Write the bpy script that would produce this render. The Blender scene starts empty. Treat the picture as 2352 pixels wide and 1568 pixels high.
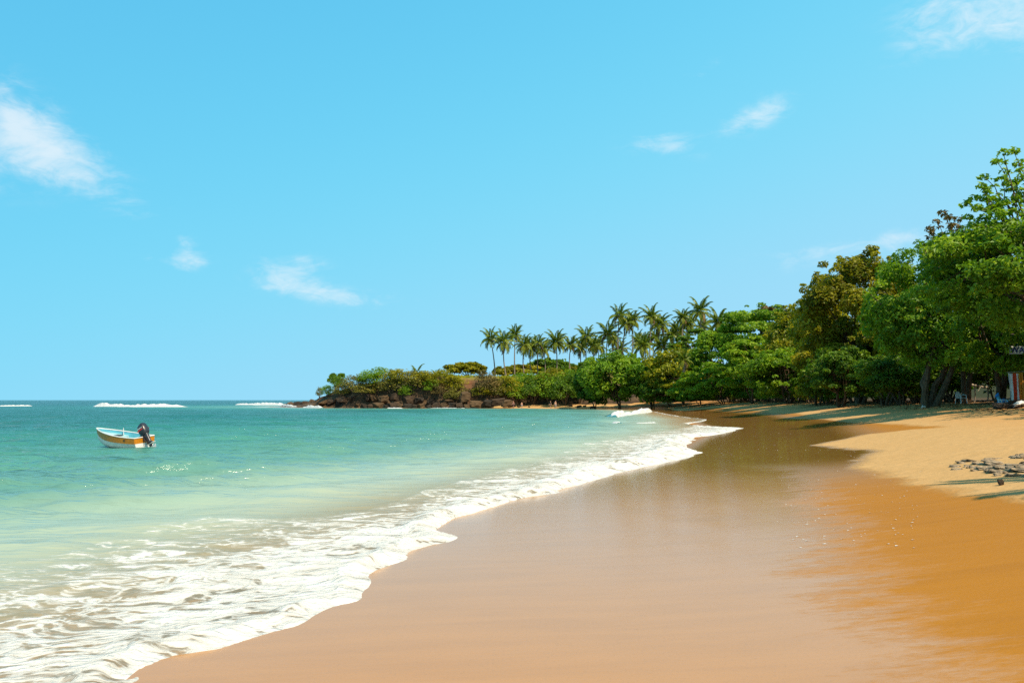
import bpy, bmesh, math, random
import numpy as np
from mathutils import Vector, Matrix

# ------------------------------------------------------------------ camera, sky, sun
scene = bpy.context.scene
R = math.radians
EYE = 2.0                                   # eye height above the sea
F = 2352 * 28 / 36                          # focal length in units of a 2352 px wide picture
PITCH = math.atan((918 - 784) / F)
cam_d = bpy.data.cameras.new('camera'); cam_d.lens = 28; cam_d.sensor_width = 36
cam_d.clip_start = 0.05; cam_d.clip_end = 20000
cam = bpy.data.objects.new('camera', cam_d); scene.collection.objects.link(cam)
cam.location = (0, 0, EYE); cam.rotation_euler = (R(90) + PITCH, 0, 0)
scene.camera = cam
scene.cycles.use_denoising = False

SUN_EL, SUN_AZ = 52.0, 140.0                 # azimuth clockwise from +Y
sd = bpy.data.lights.new('sun', 'SUN'); sd.energy = 5.0; sd.angle = R(0.5); sd.color = (1.0, 0.85, 0.64)
so = bpy.data.objects.new('sun', sd); scene.collection.objects.link(so)
sv = Vector((math.sin(R(SUN_AZ)) * math.cos(R(SUN_EL)), math.cos(R(SUN_AZ)) * math.cos(R(SUN_EL)), math.sin(R(SUN_EL))))
so.rotation_euler = sv.to_track_quat('Z', 'Y').to_euler(); so.location = sv * 60

scene.view_settings.view_transform = 'Standard'
try: scene.view_settings.look = 'None'
except Exception: pass
scene.view_settings.exposure = 0.70; scene.view_settings.gamma = 1.0

class NT:
    """small helper for building node trees"""
    def __init__(s, tree): s.t = tree; s.n = tree.nodes; s.l = tree.links; s.n.clear()
    def add(s, ty, ins=None, **kw):
        nd = s.n.new(ty)
        for k, v in kw.items(): setattr(nd, k, v)
        for k, v in (ins or {}).items(): s.put(nd.inputs[k], v)
        return nd
    def put(s, sock, v):
        if isinstance(v, bpy.types.NodeSocket): s.l.new(v, sock)
        elif isinstance(v, bpy.types.Node): s.l.new(v.outputs[0], sock)
        else: sock.default_value = v
    def math(s, op, a, b=None, c=None, clamp=False):
        nd = s.n.new('ShaderNodeMath'); nd.operation = op; nd.use_clamp = clamp
        s.put(nd.inputs[0], a)
        if b is not None: s.put(nd.inputs[1], b)
        if c is not None: s.put(nd.inputs[2], c)
        return nd.outputs[0]
    def mix(s, f, a, b, blend='MIX'):
        nd = s.n.new('ShaderNodeMix'); nd.data_type = 'RGBA'; nd.blend_type = blend; nd.clamp_factor = True
        s.put(nd.inputs[0], f); s.put(nd.inputs[6], a); s.put(nd.inputs[7], b)
        return nd.outputs[2]
    def smooth(s, v, lo, hi, a=0.0, b=1.0):
        nd = s.n.new('ShaderNodeMapRange'); nd.interpolation_type = 'SMOOTHSTEP'
        s.put(nd.inputs[0], v); s.put(nd.inputs[1], lo); s.put(nd.inputs[2], hi); s.put(nd.inputs[3], a); s.put(nd.inputs[4], b)
        return nd.outputs[0]
    def lin(s, v, lo, hi, a=0.0, b=1.0):
        nd = s.n.new('ShaderNodeMapRange')
        s.put(nd.inputs[0], v); s.put(nd.inputs[1], lo); s.put(nd.inputs[2], hi); s.put(nd.inputs[3], a); s.put(nd.inputs[4], b)
        return nd.outputs[0]
    def ramp(s, v, stops):
        nd = s.n.new('ShaderNodeValToRGB'); e = nd.color_ramp.elements
        while len(e) < len(stops): e.new(0.5)
        for i, (p, c) in enumerate(stops): e[i].position = p; e[i].color = (*c, 1)
        s.put(nd.inputs[0], v); return nd.outputs[0]
    def noise(s, vec, scale, detail=3, rough=0.5, dist=0.0):
        nd = s.n.new('ShaderNodeTexNoise')
        if vec is not None: s.put(nd.inputs['Vector'], vec)
        nd.inputs['Scale'].default_value = scale; nd.inputs['Detail'].default_value = detail
        nd.inputs['Roughness'].default_value = rough; nd.inputs['Distortion'].default_value = dist
        return nd.outputs['Fac']
    def vmul(s, vec, v):
        nd = s.n.new('ShaderNodeVectorMath'); nd.operation = 'MULTIPLY'
        s.put(nd.inputs[0], vec); nd.inputs[1].default_value = v
        return nd.outputs[0]
    def attr(s, name, out='Fac'):
        nd = s.n.new('ShaderNodeAttribute'); nd.attribute_name = name
        return nd.outputs[out]

world = bpy.data.worlds.new('World'); scene.world = world; world.use_nodes = True
w = NT(world.node_tree)
sky = w.add('ShaderNodeTexSky', sky_type='NISHITA', sun_disc=False)
sky.sun_elevation = R(SUN_EL); sky.sun_rotation = R(SUN_AZ); sky.air_density = 1.0; sky.dust_density = 0.5; sky.ozone_density = 1.6
tc = w.add('ShaderNodeTexCoord')
# clear tropical air: the sky is read a little above the true direction so that the horizon stays cyan, and its range is compressed as on film
sx0 = w.add('ShaderNodeSeparateXYZ', {0: tc.outputs['Generated']})
up = w.add('ShaderNodeVectorMath', {0: tc.outputs['Generated'], 1: w.add('ShaderNodeCombineXYZ', {2: w.math('MULTIPLY_ADD', sx0.outputs[0], -.32, .20)}).outputs[0]}, operation='ADD').outputs[0]
w.put(sky.inputs['Vector'], w.add('ShaderNodeVectorMath', {0: up}, operation='NORMALIZE').outputs[0])
sc_ = w.add('ShaderNodeSeparateColor', {0: sky.outputs[0]})
def film(ch, k, ex, top): return w.math('MULTIPLY', w.math('SUBTRACT', 1.0, w.math('EXPONENT', w.math('MULTIPLY', w.math('POWER', w.math('MULTIPLY', ch, .1 * k), ex), -1.0))), top)
tint = w.add('ShaderNodeCombineColor', {0: film(sc_.outputs[0], 7.6, 2.0, 3.6), 1: film(sc_.outputs[1], 8.8, 2.0, 7.2), 2: film(sc_.outputs[2], 6.1, 2.0, 9.5)}).outputs[0]
sep = w.add('ShaderNodeSeparateXYZ', {0: tc.outputs['Generated']})
az = w.math('ARCTAN2', sep.outputs[0], sep.outputs[1])
el = w.math('ARCSINE', sep.outputs[2])
# wispy fair-weather clouds: soft-edged banks broken up by warped noise
nv = w.add('ShaderNodeCombineXYZ', {0: az, 1: w.math('MULTIPLY', el, 2.2), 2: 0.0}).outputs[0]
n1 = w.noise(nv, 8.0, 9, 0.62, 0.9)
n2 = w.noise(nv, 30.0, 7, 0.65, 0.8)
nn = w.math('ADD', w.math('MULTIPLY', n1, 0.62), w.math('MULTIPLY', n2, 0.38))
def cdir(px, py):
    u, v = (px - 1176) / F, (784 - py) / F
    d = Vector((u, math.cos(PITCH) - v * math.sin(PITCH), math.sin(PITCH) + v * math.cos(PITCH))).normalized()
    return math.atan2(d.x, d.y), math.asin(d.z)
clouds = [  # place, half length, half height (radians), tilt, strength
    (50, 280, .075, .034, -.50, 1.0), (165, 385, .080, .022, -.42, .95), (0, 340, .05, .045, 0, .75),
    (430, 600, .026, .012, .1, .95), (430, 555, .018, .012, -.6, .6), (350, 595, .02, .008, .1, .45),
    (650, 635, .040, .018, -.35, 1.05), (770, 675, .075, .012, -.12, 1.15), (720, 605, .03, .012, -.2, .55),
    (1740, 265, .040, .016, .30, 1.1), (1510, 330, .045, .015, .0, .75), (1580, 345, .03, .01, -.35, .5), (1575, 190, .045, .008, .45, .55),
    (2300, 15, .060, .032, -.35, 1.5), (2240, 70, .09, .022, -.3, .6), (2040, 560, .11, .013, .14, .85), (1920, 570, .09, .006, .06, .5), (2090, 120, .05, .02, .3, .4)]
tot = None
for px, py, la, le, rot, amp in clouds:
    a0, e0 = cdir(px, py)
    da = w.math('SUBTRACT', az, a0); de = w.math('SUBTRACT', el, e0)
    c_, s_ = math.cos(rot), math.sin(rot)
    uu = w.math('MULTIPLY_ADD', da, c_ / la, w.math('MULTIPLY', de, s_ / la))
    vv = w.math('MULTIPLY_ADD', da, -s_ / le, w.math('MULTIPLY', de, c_ / le))
    r2 = w.math('ADD', w.math('MULTIPLY', uu, uu), w.math('MULTIPLY', vv, vv))
    g = w.math('MULTIPLY', w.math('EXPONENT', w.math('MULTIPLY', r2, -0.9)), amp)
    tot = g if tot is None else w.math('ADD', tot, g)
# the same kind of scattered wisps all round the rest of the sky
nbig = w.noise(nv, 2.3, 3, 0.5)
rest = w.math('MULTIPLY', w.smooth(nbig, .60, .72), w.smooth(w.math('ABSOLUTE', w.math('SUBTRACT', az, 0.0)), .75, 1.0))
tot = w.math('ADD', tot, rest)
cl = w.smooth(w.math('ADD', w.math('MULTIPLY', tot, .85), w.math('MULTIPLY', w.math('SUBTRACT', nn, .5), 5.2)), .05, 2.1)
cl = w.math('MULTIPLY', cl, w.smooth(tot, .02, .7))
cl = w.math('MULTIPLY', cl, .66, clamp=True)
skyc = w.mix(cl, tint, (9.6, 9.8, 10.0, 1))
bg = w.add('ShaderNodeBackground', {0: skyc, 1: 0.0616})
w.add('ShaderNodeOutputWorld', {0: bg})

# ------------------------------------------------------------------ helpers
C = scene.collection
rng = np.random.default_rng(7)
random.seed(7)

def D(px, py, Y):
    u, v = (px - 1176) / F, (784 - py) / F
    d = Vector((u, math.cos(PITCH) - v * math.sin(PITCH), math.sin(PITCH) + v * math.cos(PITCH)))
    return Vector((0, 0, EYE)) + d * (Y / d.y)
def plane(px, py, z=0.0):
    u, v = (px - 1176) / F, (784 - py) / F
    d = Vector((u, math.cos(PITCH) - v * math.sin(PITCH), math.sin(PITCH) + v * math.cos(PITCH)))
    p = Vector((0, 0, EYE)) + d * ((z - EYE) / d.z)
    return (p.x, p.y)

def hash3(i, j, k, seed):
    n = (i * 73856093) ^ (j * 19349663) ^ (k * 83492791) ^ (seed * 2654435761)
    n = (n ^ (n >> 13)) & 0xffffffff
    n = (n * 1274126177) & 0xffffffff
    n = (n ^ (n >> 16)) & 0xffffffff
    return n / 4294967295.0
def vnoise(p, seed=0):
    p = np.asarray(p, float); f = np.floor(p).astype(np.int64); t = p - f; t = t * t * (3 - 2 * t)
    r = 0
    for dx in (0, 1):
        for dy in (0, 1):
            for dz in (0, 1):
                wgt = (t[:, 0] if dx else 1 - t[:, 0]) * (t[:, 1] if dy else 1 - t[:, 1]) * (t[:, 2] if dz else 1 - t[:, 2])
                r = r + wgt * hash3(f[:, 0] + dx, f[:, 1] + dy, f[:, 2] + dz, seed)
    return r
def fbm(p, octv=4, seed=0, gain=.5):
    p = np.asarray(p, float); a, s, n = 1, 0, 0
    for o in range(octv):
        s = s + a * (vnoise(p * 2 ** o + o * 17.3, seed + o) - .5); n += a; a *= gain
    return s / n * 2
def sstep(x, a, b):
    t = np.clip((x - a) / (b - a), 0, 1); return t * t * (3 - 2 * t)

def mesh_np(name, verts, quads, mat=None, smooth=False, attrs=None, fattrs=None):
    verts = np.asarray(verts, np.float32); quads = np.asarray(quads, np.int32); k = quads.shape[1]
    me = bpy.data.meshes.new(name)
    me.vertices.add(len(verts)); me.vertices.foreach_set('co', verts.ravel())
    me.loops.add(quads.size); me.loops.foreach_set('vertex_index', quads.ravel())
    me.polygons.add(len(quads)); me.polygons.foreach_set('loop_start', np.arange(0, quads.size, k, dtype=np.int32))
    try: me.polygons.foreach_set('loop_total', np.full(len(quads), k, np.int32))
    except Exception: pass
    me.polygons.foreach_set('use_smooth', np.full(len(quads), smooth, bool))
    for an, av in (attrs or {}).items():
        a = me.attributes.new(an, 'FLOAT', 'POINT'); a.data.foreach_set('value', np.asarray(av, np.float32))
    for an, av in (fattrs or {}).items():
        a = me.attributes.new(an, 'FLOAT', 'FACE'); a.data.foreach_set('value', np.asarray(av, np.float32))
    me.update(); me.validate()
    if mat: me.materials.append(mat)
    return me
def link(name, me, parent=None, loc=None):
    o = bpy.data.objects.new(name, me); C.objects.link(o)
    if parent: o.parent = parent
    if loc is not None: o.location = loc
    return o
def tag(o, label=None, cat=None, group=None, kind=None):
    if label: o['label'] = label
    if cat: o['category'] = cat
    if group: o['group'] = group
    if kind: o['kind'] = kind
    return o
def empty(name, loc, rz=0):
    o = bpy.data.objects.new(name, None); C.objects.link(o); o.location = loc; o.rotation_euler = (0, 0, rz)
    o.empty_display_size = .3
    return o

class MB:
    """collects simple shapes into one mesh"""
    def __init__(s): s.v = []; s.f = []
    def tube(s, pts, rad, sides=6, cap=True):
        pts = [Vector(p) for p in pts]; n0 = len(s.v); prev = None
        if not hasattr(rad, '__len__'): rad = [rad] * len(pts)
        for i, p in enumerate(pts):
            t = (pts[min(i + 1, len(pts) - 1)] - pts[max(i - 1, 0)]).normalized()
            a = t.orthogonal().normalized() if prev is None else (prev - t * prev.dot(t)).normalized()
            prev = a; b = t.cross(a)
            for k in range(sides):
                an = 2 * math.pi * k / sides
                s.v.append(tuple(p + (a * math.cos(an) + b * math.sin(an)) * rad[i]))
        for i in range(len(pts) - 1):
            for k in range(sides):
                q = n0 + i * sides; k2 = (k + 1) % sides
                s.f.append((q + k, q + k2, q + sides + k2, q + sides + k))
        if cap:
            s.f.append(tuple(n0 + k for k in reversed(range(sides))))
            s.f.append(tuple(n0 + (len(pts) - 1) * sides + k for k in range(sides)))
        return s
    def box(s, c, h, rot=None):
        n0 = len(s.v); c = Vector(c)
        for x in (-1, 1):
            for y in (-1, 1):
                for z in (-1, 1):
                    p = Vector((x * h[0], y * h[1], z * h[2]))
                    if rot: p = rot @ p
                    s.v.append(tuple(c + p))
        for f in ((0, 1, 3, 2), (4, 6, 7, 5), (0, 4, 5, 1), (2, 3, 7, 6), (0, 2, 6, 4), (1, 5, 7, 3)): s.f.append(tuple(n0 + i for i in f))
        return s
    def loft(s, rings, close=True, cap0=True, cap1=True):
        n0 = len(s.v); m = len(rings[0])
        for r in rings: s.v += [tuple(p) for p in r]
        for i in range(len(rings) - 1):
            for k in range(m if close else m - 1):
                k2 = (k + 1) % m; q = n0 + i * m
                s.f.append((q + k, q + k2, q + m + k2, q + m + k))
        if cap0 and close: s.f.append(tuple(n0 + k for k in reversed(range(m))))
        if cap1 and close: s.f.append(tuple(n0 + (len(rings) - 1) * m + k for k in range(m)))
        return s
    def build(s, name, mat, parent=None, smooth=True, bevel=0, loc=None):
        me = bpy.data.meshes.new(name); me.from_pydata(s.v, [], s.f); me.validate()
        bm = bmesh.new(); bm.from_mesh(me); bmesh.ops.recalc_face_normals(bm, faces=bm.faces)
        if bevel: bmesh.ops.bevel(bm, geom=list(bm.edges), offset=bevel, segments=2, affect='EDGES', profile=.6)
        bm.to_mesh(me); bm.free()
        if smooth:
            me.polygons.foreach_set('use_smooth', [True] * len(me.polygons))
            try: me.set_sharp_from_angle(angle=R(38))
            except Exception: pass
        me.materials.append(mat)
        return link(name, me, parent, loc)

# ------------------------------------------------------------------ materials
def new_mat(name):
    m = bpy.data.materials.new(name); m.use_nodes = True; return m, NT(m.node_tree)
def simple(name, col, rough=.6, var=.12, scale=6, metal=0, bump=.0, spec=.5):
    m, t = new_mat(name)
    tcn = t.add('ShaderNodeTexCoord'); nz = t.noise(tcn.outputs['Object'], scale, 5, .6)
    c = t.mix(t.smooth(nz, .3, .7), tuple(x * (1 - var) for x in col) + (1,), tuple(min(1, x * (1 + var)) for x in col) + (1,))
    p = t.add('ShaderNodeBsdfPrincipled', {'Base Color': c, 'Roughness': t.lin(nz, 0, 1, rough * .8, min(1, rough * 1.2)), 'Metallic': metal, 'Specular IOR Level': spec})
    if bump:
        b = t.add('ShaderNodeBump', {'Height': t.noise(tcn.outputs['Object'], scale * 4, 4), 'Strength': bump, 'Distance': .02}); t.put(p.inputs['Normal'], b)
    t.add('ShaderNodeOutputMaterial', {0: p}); return m
def leaf_mat(name, dark, mid, light, transl=.45, rough=.46):
    m, t = new_mat(name)
    c = t.ramp(t.attr('tint'), [(0, dark), (.5, mid), (1, light)])
    p = t.add('ShaderNodeBsdfPrincipled', {'Base Color': c, 'Roughness': rough, 'Specular IOR Level': .22})
    tr = t.add('ShaderNodeBsdfTranslucent', {0: t.mix(1.0, c, (1.5, 1.45, .55, 1), 'MULTIPLY')})
    mx = t.add('ShaderNodeMixShader', {0: transl, 1: p, 2: tr})
    t.add('ShaderNodeOutputMaterial', {0: mx}); return m
def bark_mat(name, a, b, sc=3):
    m, t = new_mat(name); tcn = t.add('ShaderNodeTexCoord')
    v = t.vmul(tcn.outputs['Object'], (1, 1, .35)); nz = t.noise(v, sc * 3, 6, .65)
    p = t.add('ShaderNodeBsdfPrincipled', {'Base Color': t.mix(t.smooth(nz, .3, .7), (*a, 1), (*b, 1)), 'Roughness': .9, 'Specular IOR Level': .15})
    bm_ = t.add('ShaderNodeBump', {'Height': nz, 'Strength': .6, 'Distance': .04}); t.put(p.inputs['Normal'], bm_)
    t.add('ShaderNodeOutputMaterial', {0: p}); return m

LEAF = {
    'green':  leaf_mat('leaf_green', (0.057, 0.126, 0.007), (0.133, 0.246, 0.012), (0.285, 0.377, 0.022)),
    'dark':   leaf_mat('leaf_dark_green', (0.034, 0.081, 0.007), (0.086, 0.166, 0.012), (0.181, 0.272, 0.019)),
    'light':  leaf_mat('leaf_light_green', (0.065, 0.134, 0.004), (0.152, 0.262, 0.009), (0.283, 0.363, 0.019)),
    'yellow': leaf_mat('leaf_yellow_green', (.110, .130, .004), (.235, .245, .008), (.410, .350, .015), .42),
    'olive':  leaf_mat('leaf_olive', (.085, .092, .003), (.205, .200, .007), (.390, .325, .015), .42),
    'grape':  leaf_mat('leaf_sea_grape', (0.062, 0.066, 0.010), (0.145, 0.140, 0.020), (0.280, 0.235, 0.042), .2),
    'bronze': leaf_mat('leaf_bronze', (0.053, 0.046, 0.014), (0.125, 0.090, 0.026), (0.202, 0.138, 0.040), .2),
    'palm':   leaf_mat('leaf_palm', (.060, .100, .007), (.125, .180, .014), (.235, .250, .028), .3, .35),
    'dead':   leaf_mat('leaf_dead_palm', (.10, .07, .03), (.20, .14, .06), (.30, .21, .09), .2),
}
BARK = bark_mat('bark_brown', (.05, .035, .022), (.16, .11, .065))
BARKG = bark_mat('bark_palm_grey', (.13, .10, .075), (.26, .21, .16))
TWIG = bark_mat('twig_pale', (.22, .18, .13), (.38, .31, .23))

# ------------------------------------------------------------------ shore plan
front_px = [(215, 1600), (275, 1562), (330, 1525), (385, 1503), (440, 1498), (510, 1490), (575, 1470), (640, 1450), (690, 1436), (720, 1418), (770, 1395), (825, 1381), (832, 1362),
    (848, 1345), (842, 1318), (880, 1300), (935, 1281), (940, 1265), (985, 1250), (1030, 1243), (1046, 1232), (1030, 1222), (1003, 1214), (1015, 1198), (1030, 1188),
    (1080, 1172), (1130, 1160), (1180, 1143), (1270, 1131), (1282, 1122), (1340, 1106), (1430, 1084), (1500, 1068), (1560, 1056), (1600, 1046), (1596, 1037), (1574, 1026), (1588, 1014), (1592, 1004),
    (1640, 998), (1690, 988), (1703, 984), (1650, 980.5), (1600, 977), (1585, 972), (1622, 964.5), (1600, 961), (1560, 956), (1530, 950), (1500, 944.5)]
front = [(-26, -60), (-10, -22), (-6.2, -6), (-4.6, 1.5)] + [plane(*p) for p in front_px] + [(25.5, 152), (23, 166), (16, 177), (6, 184), (-6, 188), (-20, 190), (-34, 191), (-44, 196), (-52, 203), (-60, 214), (-72, 236)]
back = [(-64, 262), (-40, 300), (20, 340), (200, 400), (900, 500), (900, -300), (-60, -300)]
def catmull(P, n=6):
    P = np.array(P); out = []
    for i in range(len(P) - 1):
        p0, p1, p2, p3 = P[max(i - 1, 0)], P[i], P[i + 1], P[min(i + 2, len(P) - 1)]
        for k in range(n):
            t = k / n
            out.append(.5 * ((2 * p1) + (-p0 + p2) * t + (2 * p0 - 5 * p1 + 4 * p2 - p3) * t * t + (-p0 + 3 * p1 - 3 * p2 + p3) * t ** 3))
    out.append(P[-1]); return np.array(out)
fine = catmull(front, 4)
lobes = fbm(np.c_[fine * 1.7, np.zeros(len(fine))], 3, 5) * np.clip(fine[:, 1] * .012, .03, .5)
tg = np.gradient(fine, axis=0); tg /= np.linalg.norm(tg, axis=1)[:, None] + 1e-9
near = (fine[:, 1] > 2) & (fine[:, 1] < 150)
fine = fine + (np.c_[tg[:, 1], -tg[:, 0]] * lobes[:, None]) * near[:, None]
# smooth shoreline for the ground profile (the swash lobes do not shape the sand)
def resample(P, step):
    L = np.r_[0, np.cumsum(np.linalg.norm(np.diff(P, axis=0), axis=1))]
    q = np.arange(0, L[-1], step); return np.c_[np.interp(q, L, P[:, 0]), np.interp(q, L, P[:, 1])]
rs = resample(np.array(front), 1.0)
ker = np.exp(-.5 * (np.arange(-18, 19) / 7.0) ** 2); ker /= ker.sum()
pad = np.r_[np.repeat(rs[:1], 18, 0), rs, np.repeat(rs[-1:], 18, 0)]
smoothline = np.c_[np.convolve(pad[:, 0], ker, 'valid'), np.convolve(pad[:, 1], ker, 'valid')][::3]

def sdist(P, poly, closed=None):
    """signed distance to a closed polygon: positive inside (land)"""
    P = np.asarray(P, float); Q = np.array(list(map(tuple, poly)) + list(map(tuple, closed or [])))
    d2 = np.full(len(P), 1e18); ins = np.zeros(len(P), bool)
    for i in range(len(Q)):
        a, b = Q[i], Q[(i + 1) % len(Q)]; ab = b - a; L = ab @ ab
        if L < 1e-12: continue
        ax = P[:, 0] - a[0]; ay = P[:, 1] - a[1]
        t = np.clip((ax * ab[0] + ay * ab[1]) / L, 0, 1)
        d2 = np.minimum(d2, (ax - t * ab[0]) ** 2 + (ay - t * ab[1]) ** 2)
        if a[1] != b[1]:
            c = ((a[1] > P[:, 1]) != (b[1] > P[:, 1])) & (P[:, 0] < (b[0] - a[0]) * (P[:, 1] - a[1]) / (b[1] - a[1]) + a[0])
            ins ^= c
    d = np.sqrt(d2); return np.where(ins, d, -d)
prof_s = np.array([-3000, -400, -100, -50, -30, -15, -8, -3, 0, 3, 5, 7, 10, 14, 18, 24, 30, 40, 60, 100, 500])
prof_z = np.array([-25, -12, -6, -3.4, -1.9, -.88, -.44, -.15, 0, .09, .20, .45, .92, 1.42, 1.78, 2.0, 2.7, 4.6, 7, 8, 8])
ps = np.linspace(-60, 60, 1201); pz = np.interp(ps, prof_s, prof_z); kz = np.exp(-.5 * (np.arange(-30, 31) / 10.) ** 2); kz /= kz.sum()
pz[30:-30] = np.convolve(pz, kz, 'valid')
def zprof(s): return np.where(np.abs(s) < 55, np.interp(s, ps, pz), np.interp(s, prof_s, prof_z))
def land_s(P): return sdist(P, smoothline, back)
def zground(P, s=None):
    P = np.asarray(P, float)
    if s is None: s = land_s(P)
    z = zprof(s)
    q = np.c_[P, np.zeros(len(P))]
    z = z + fbm(q * .16, 3, 3) * .10 * sstep(s, 6, 14) + fbm(q * .9, 3, 9) * .05 * sstep(s, 12, 18)
    return z
def gz(x, y): return float(zground(np.array([[x, y]]))[0])
def GV(px, py):
    px, py = np.asarray(px, float), np.asarray(py, float); z = np.full(len(px), .3)
    u, v = (px - 1176) / F, (784 - py) / F
    d = np.c_[u, math.cos(PITCH) - v * math.sin(PITCH), math.sin(PITCH) + v * math.cos(PITCH)]
    for _ in range(12):
        k = (np.minimum(z, 1.95) - EYE) / d[:, 2]; q = d[:, :2] * k[:, None]; z = .5 * z + .5 * zground(q)
    return q
def G(px, py):
    z = 0.3
    for _ in range(14):
        x, y = plane(px, py, min(z, 1.95)); z = .5 * z + .5 * gz(x, y)
    return (x, y)

# ------------------------------------------------------------------ beach
def polar(r0, r1, nr, a0, a1, na):
    r = np.geomspace(r0, r1, nr); a = np.radians(np.linspace(a0, a1, na))
    RR, AA = np.meshgrid(r, a, indexing='ij')
    P = np.c_[(RR * np.sin(AA)).ravel(), (RR * np.cos(AA)).ravel()]
    i = np.arange(nr - 1)[:, None] * na + np.arange(na - 1)[None, :]
    q = np.stack([i, i + 1, i + na + 1, i + na], -1).reshape(-1, 4)
    return P, q, RR.ravel()
P, Q, RR = polar(1.2, 520, 430, -75, 88, 520)
S = land_s(P); Z = zground(P, S)
dry_px = [(2700, 1190), (2352, 1148), (2200, 1133), (2100, 1114), (2030, 1094), (1975, 1077), (1955, 1066), (1985, 1047), (2005, 1036), (1960, 1031), (1868, 1023), (1905, 1014), (1990, 997), (2090, 986), (2170, 981), (2060, 975),
          (1960, 968), (1850, 957), (1835, 950), (1760, 946), (1690, 940), (1640, 935.5), (1560, 931.5), (1500, 929.5)]
dry_poly = list(map(tuple, GV(*zip(*dry_px)))) + [(28, 172), (10, 182), (-10, 186), (-10, 400), (900, 500), (900, -100), (40, -60), (16, 0)]
dn = fbm(np.c_[P * .8, np.zeros(len(P))], 3, 21)
DRY = sdist(P, dry_poly) + dn * .18
film_px = [(2275, 1640), (2280, 1540), (2150, 1482), (2085, 1440), (2040, 1380), (1990, 1300), (1950, 1220), (1928, 1170), (1885, 1150), (1878, 1095), (1840, 1082), (1750, 1074), (1640, 1062), (1560, 1066)]
film_poly = list(map(tuple, GV(*zip(*film_px)))) + [(1, 30), (-8, 30), (-12, 5), (-10, -20), (2, -20)]
FILM = sdist(P, film_poly)
pud = list(map(tuple, GV(*zip(*((1760, 968), (1800, 961), (1900, 962), (1990, 972), (1900, 977), (1820, 974))))))
FILM = np.maximum(FILM, sdist(P, pud) * 2)
head_zone = (P[:, 1] > 150) & (P[:, 0] < 42)
ridge = fbm(np.c_[P[:, 0] * .9 + P[:, 1] * .1, P[:, 1] * .25, np.zeros(len(P))], 3, 31) * .006 * sstep(S, .5, 2)
Z = Z + ridge
Z = np.where((P[:, 1] > 183) & (S > 3) & (P[:, 0] < 40), np.minimum(Z, 1.0), Z)

m, t = new_mat('beach_sand')
geo = t.add('ShaderNodeNewGeometry'); pos = geo.outputs['Position']
sA, dA, fA = t.attr('shore'), t.attr('dry'), t.attr('film')
yy = t.add('ShaderNodeSeparateXYZ', {0: pos})
grain = t.noise(pos, 55, 3, .7); mottle = t.noise(pos, 1.3, 4, .55); fine_n = t.noise(pos, 260, 2, .6)
streak = t.noise(t.vmul(pos, (.35, 2.2, 1)), 1.6, 5, .6, .4)
dryf = t.smooth(t.math('ADD', dA, t.math('ADD', t.math('MULTIPLY', t.math('SUBTRACT', mottle, .5), .8), t.math('MULTIPLY', t.math('SUBTRACT', t.noise(pos, 6, 4, .6), .5), .35))), -.30, .42)
fine_s = t.noise(t.vmul(pos, (1.2, 3.0, 1)), 5.0, 4, .6, .6)
mid_s = t.noise(t.vmul(pos, (.5, 1.6, 1)), 1.1, 4, .6, .8)
filmf = t.smooth(t.math('ADD', fA, t.math('ADD', t.math('MULTIPLY', t.math('SUBTRACT', mid_s, .5), 2.2), t.math('MULTIPLY', t.math('SUBTRACT', fine_s, .5), 1.5))), -.55, .75)
soak = t.math('MULTIPLY', t.smooth(yy.outputs[1], 13.0, 25.0), t.math('MULTIPLY', t.smooth(sA, -1.0, .8), t.math('SUBTRACT', 1.0, t.smooth(sA, 6, 9))))
wetc = t.mix(filmf, (.315, .122, .006, 1), (.395, .172, .036, 1))
wetc = t.mix(soak, wetc, (.225, .108, .022, 1))
wetc = t.mix(t.smooth(streak, .30, .80), wetc, t.mix(1.0, wetc, (.90, .89, .88, 1), 'MULTIPLY'))
dryc = t.mix(mottle, (.375, .215, .080, 1), (.435, .262, .110, 1))
dryc = t.mix(t.smooth(sA, 9, 15), dryc, t.mix(1.0, dryc, (1.02, .88, .74, 1), 'MULTIPLY'))  # upper sand browned, as with litter, to warm the teal tree shade in the colour
c = t.mix(dryf, wetc, dryc)
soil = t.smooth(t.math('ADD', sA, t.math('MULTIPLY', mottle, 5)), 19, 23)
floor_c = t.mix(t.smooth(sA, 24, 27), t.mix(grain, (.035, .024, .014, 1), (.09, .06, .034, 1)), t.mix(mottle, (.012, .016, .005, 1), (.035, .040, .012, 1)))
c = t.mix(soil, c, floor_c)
c = t.mix(t.math('MULTIPLY', t.math('SUBTRACT', fine_n, .5), 1.1, clamp=True), c, (.07, .045, .025, 1))
c = t.mix(t.math('MULTIPLY', t.smooth(grain, .52, .8), .34), c, (.13, .075, .03, 1))
rough = t.mix(dryf, t.mix(filmf, (.62, .62, .62, 1), (.14, .14, .14, 1)), (.95, .95, .95, 1))
rough = t.mix(t.math('MULTIPLY', soak, t.math('SUBTRACT', 1.0, dryf)), rough, (.10, .10, .10, 1))
spec = t.mix(dryf, t.mix(filmf, (.10, .10, .10, 1), (.42, .42, .42, 1)), (.1, .1, .1, 1))
spec = t.mix(t.math('MULTIPLY', soak, t.math('SUBTRACT', 1.0, dryf)), spec, (.30, .30, .30, 1))
rip = t.noise(t.vmul(pos, (6, 16, 6)), 1.6, 3, .55, .6)
wetf = t.math('SUBTRACT', 1.0, dryf)
smoothwet = t.math('SUBTRACT', 1.0, t.math('MULTIPLY', wetf, t.math('MAXIMUM', t.math('MULTIPLY', soak, .93), t.math('MULTIPLY', filmf, .72))))
hgt = t.math('ADD', t.math('MULTIPLY', grain, .25), t.math('MULTIPLY', t.math('MULTIPLY', rip, t.math('SUBTRACT', 1.0, dryf)), .5))
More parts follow.
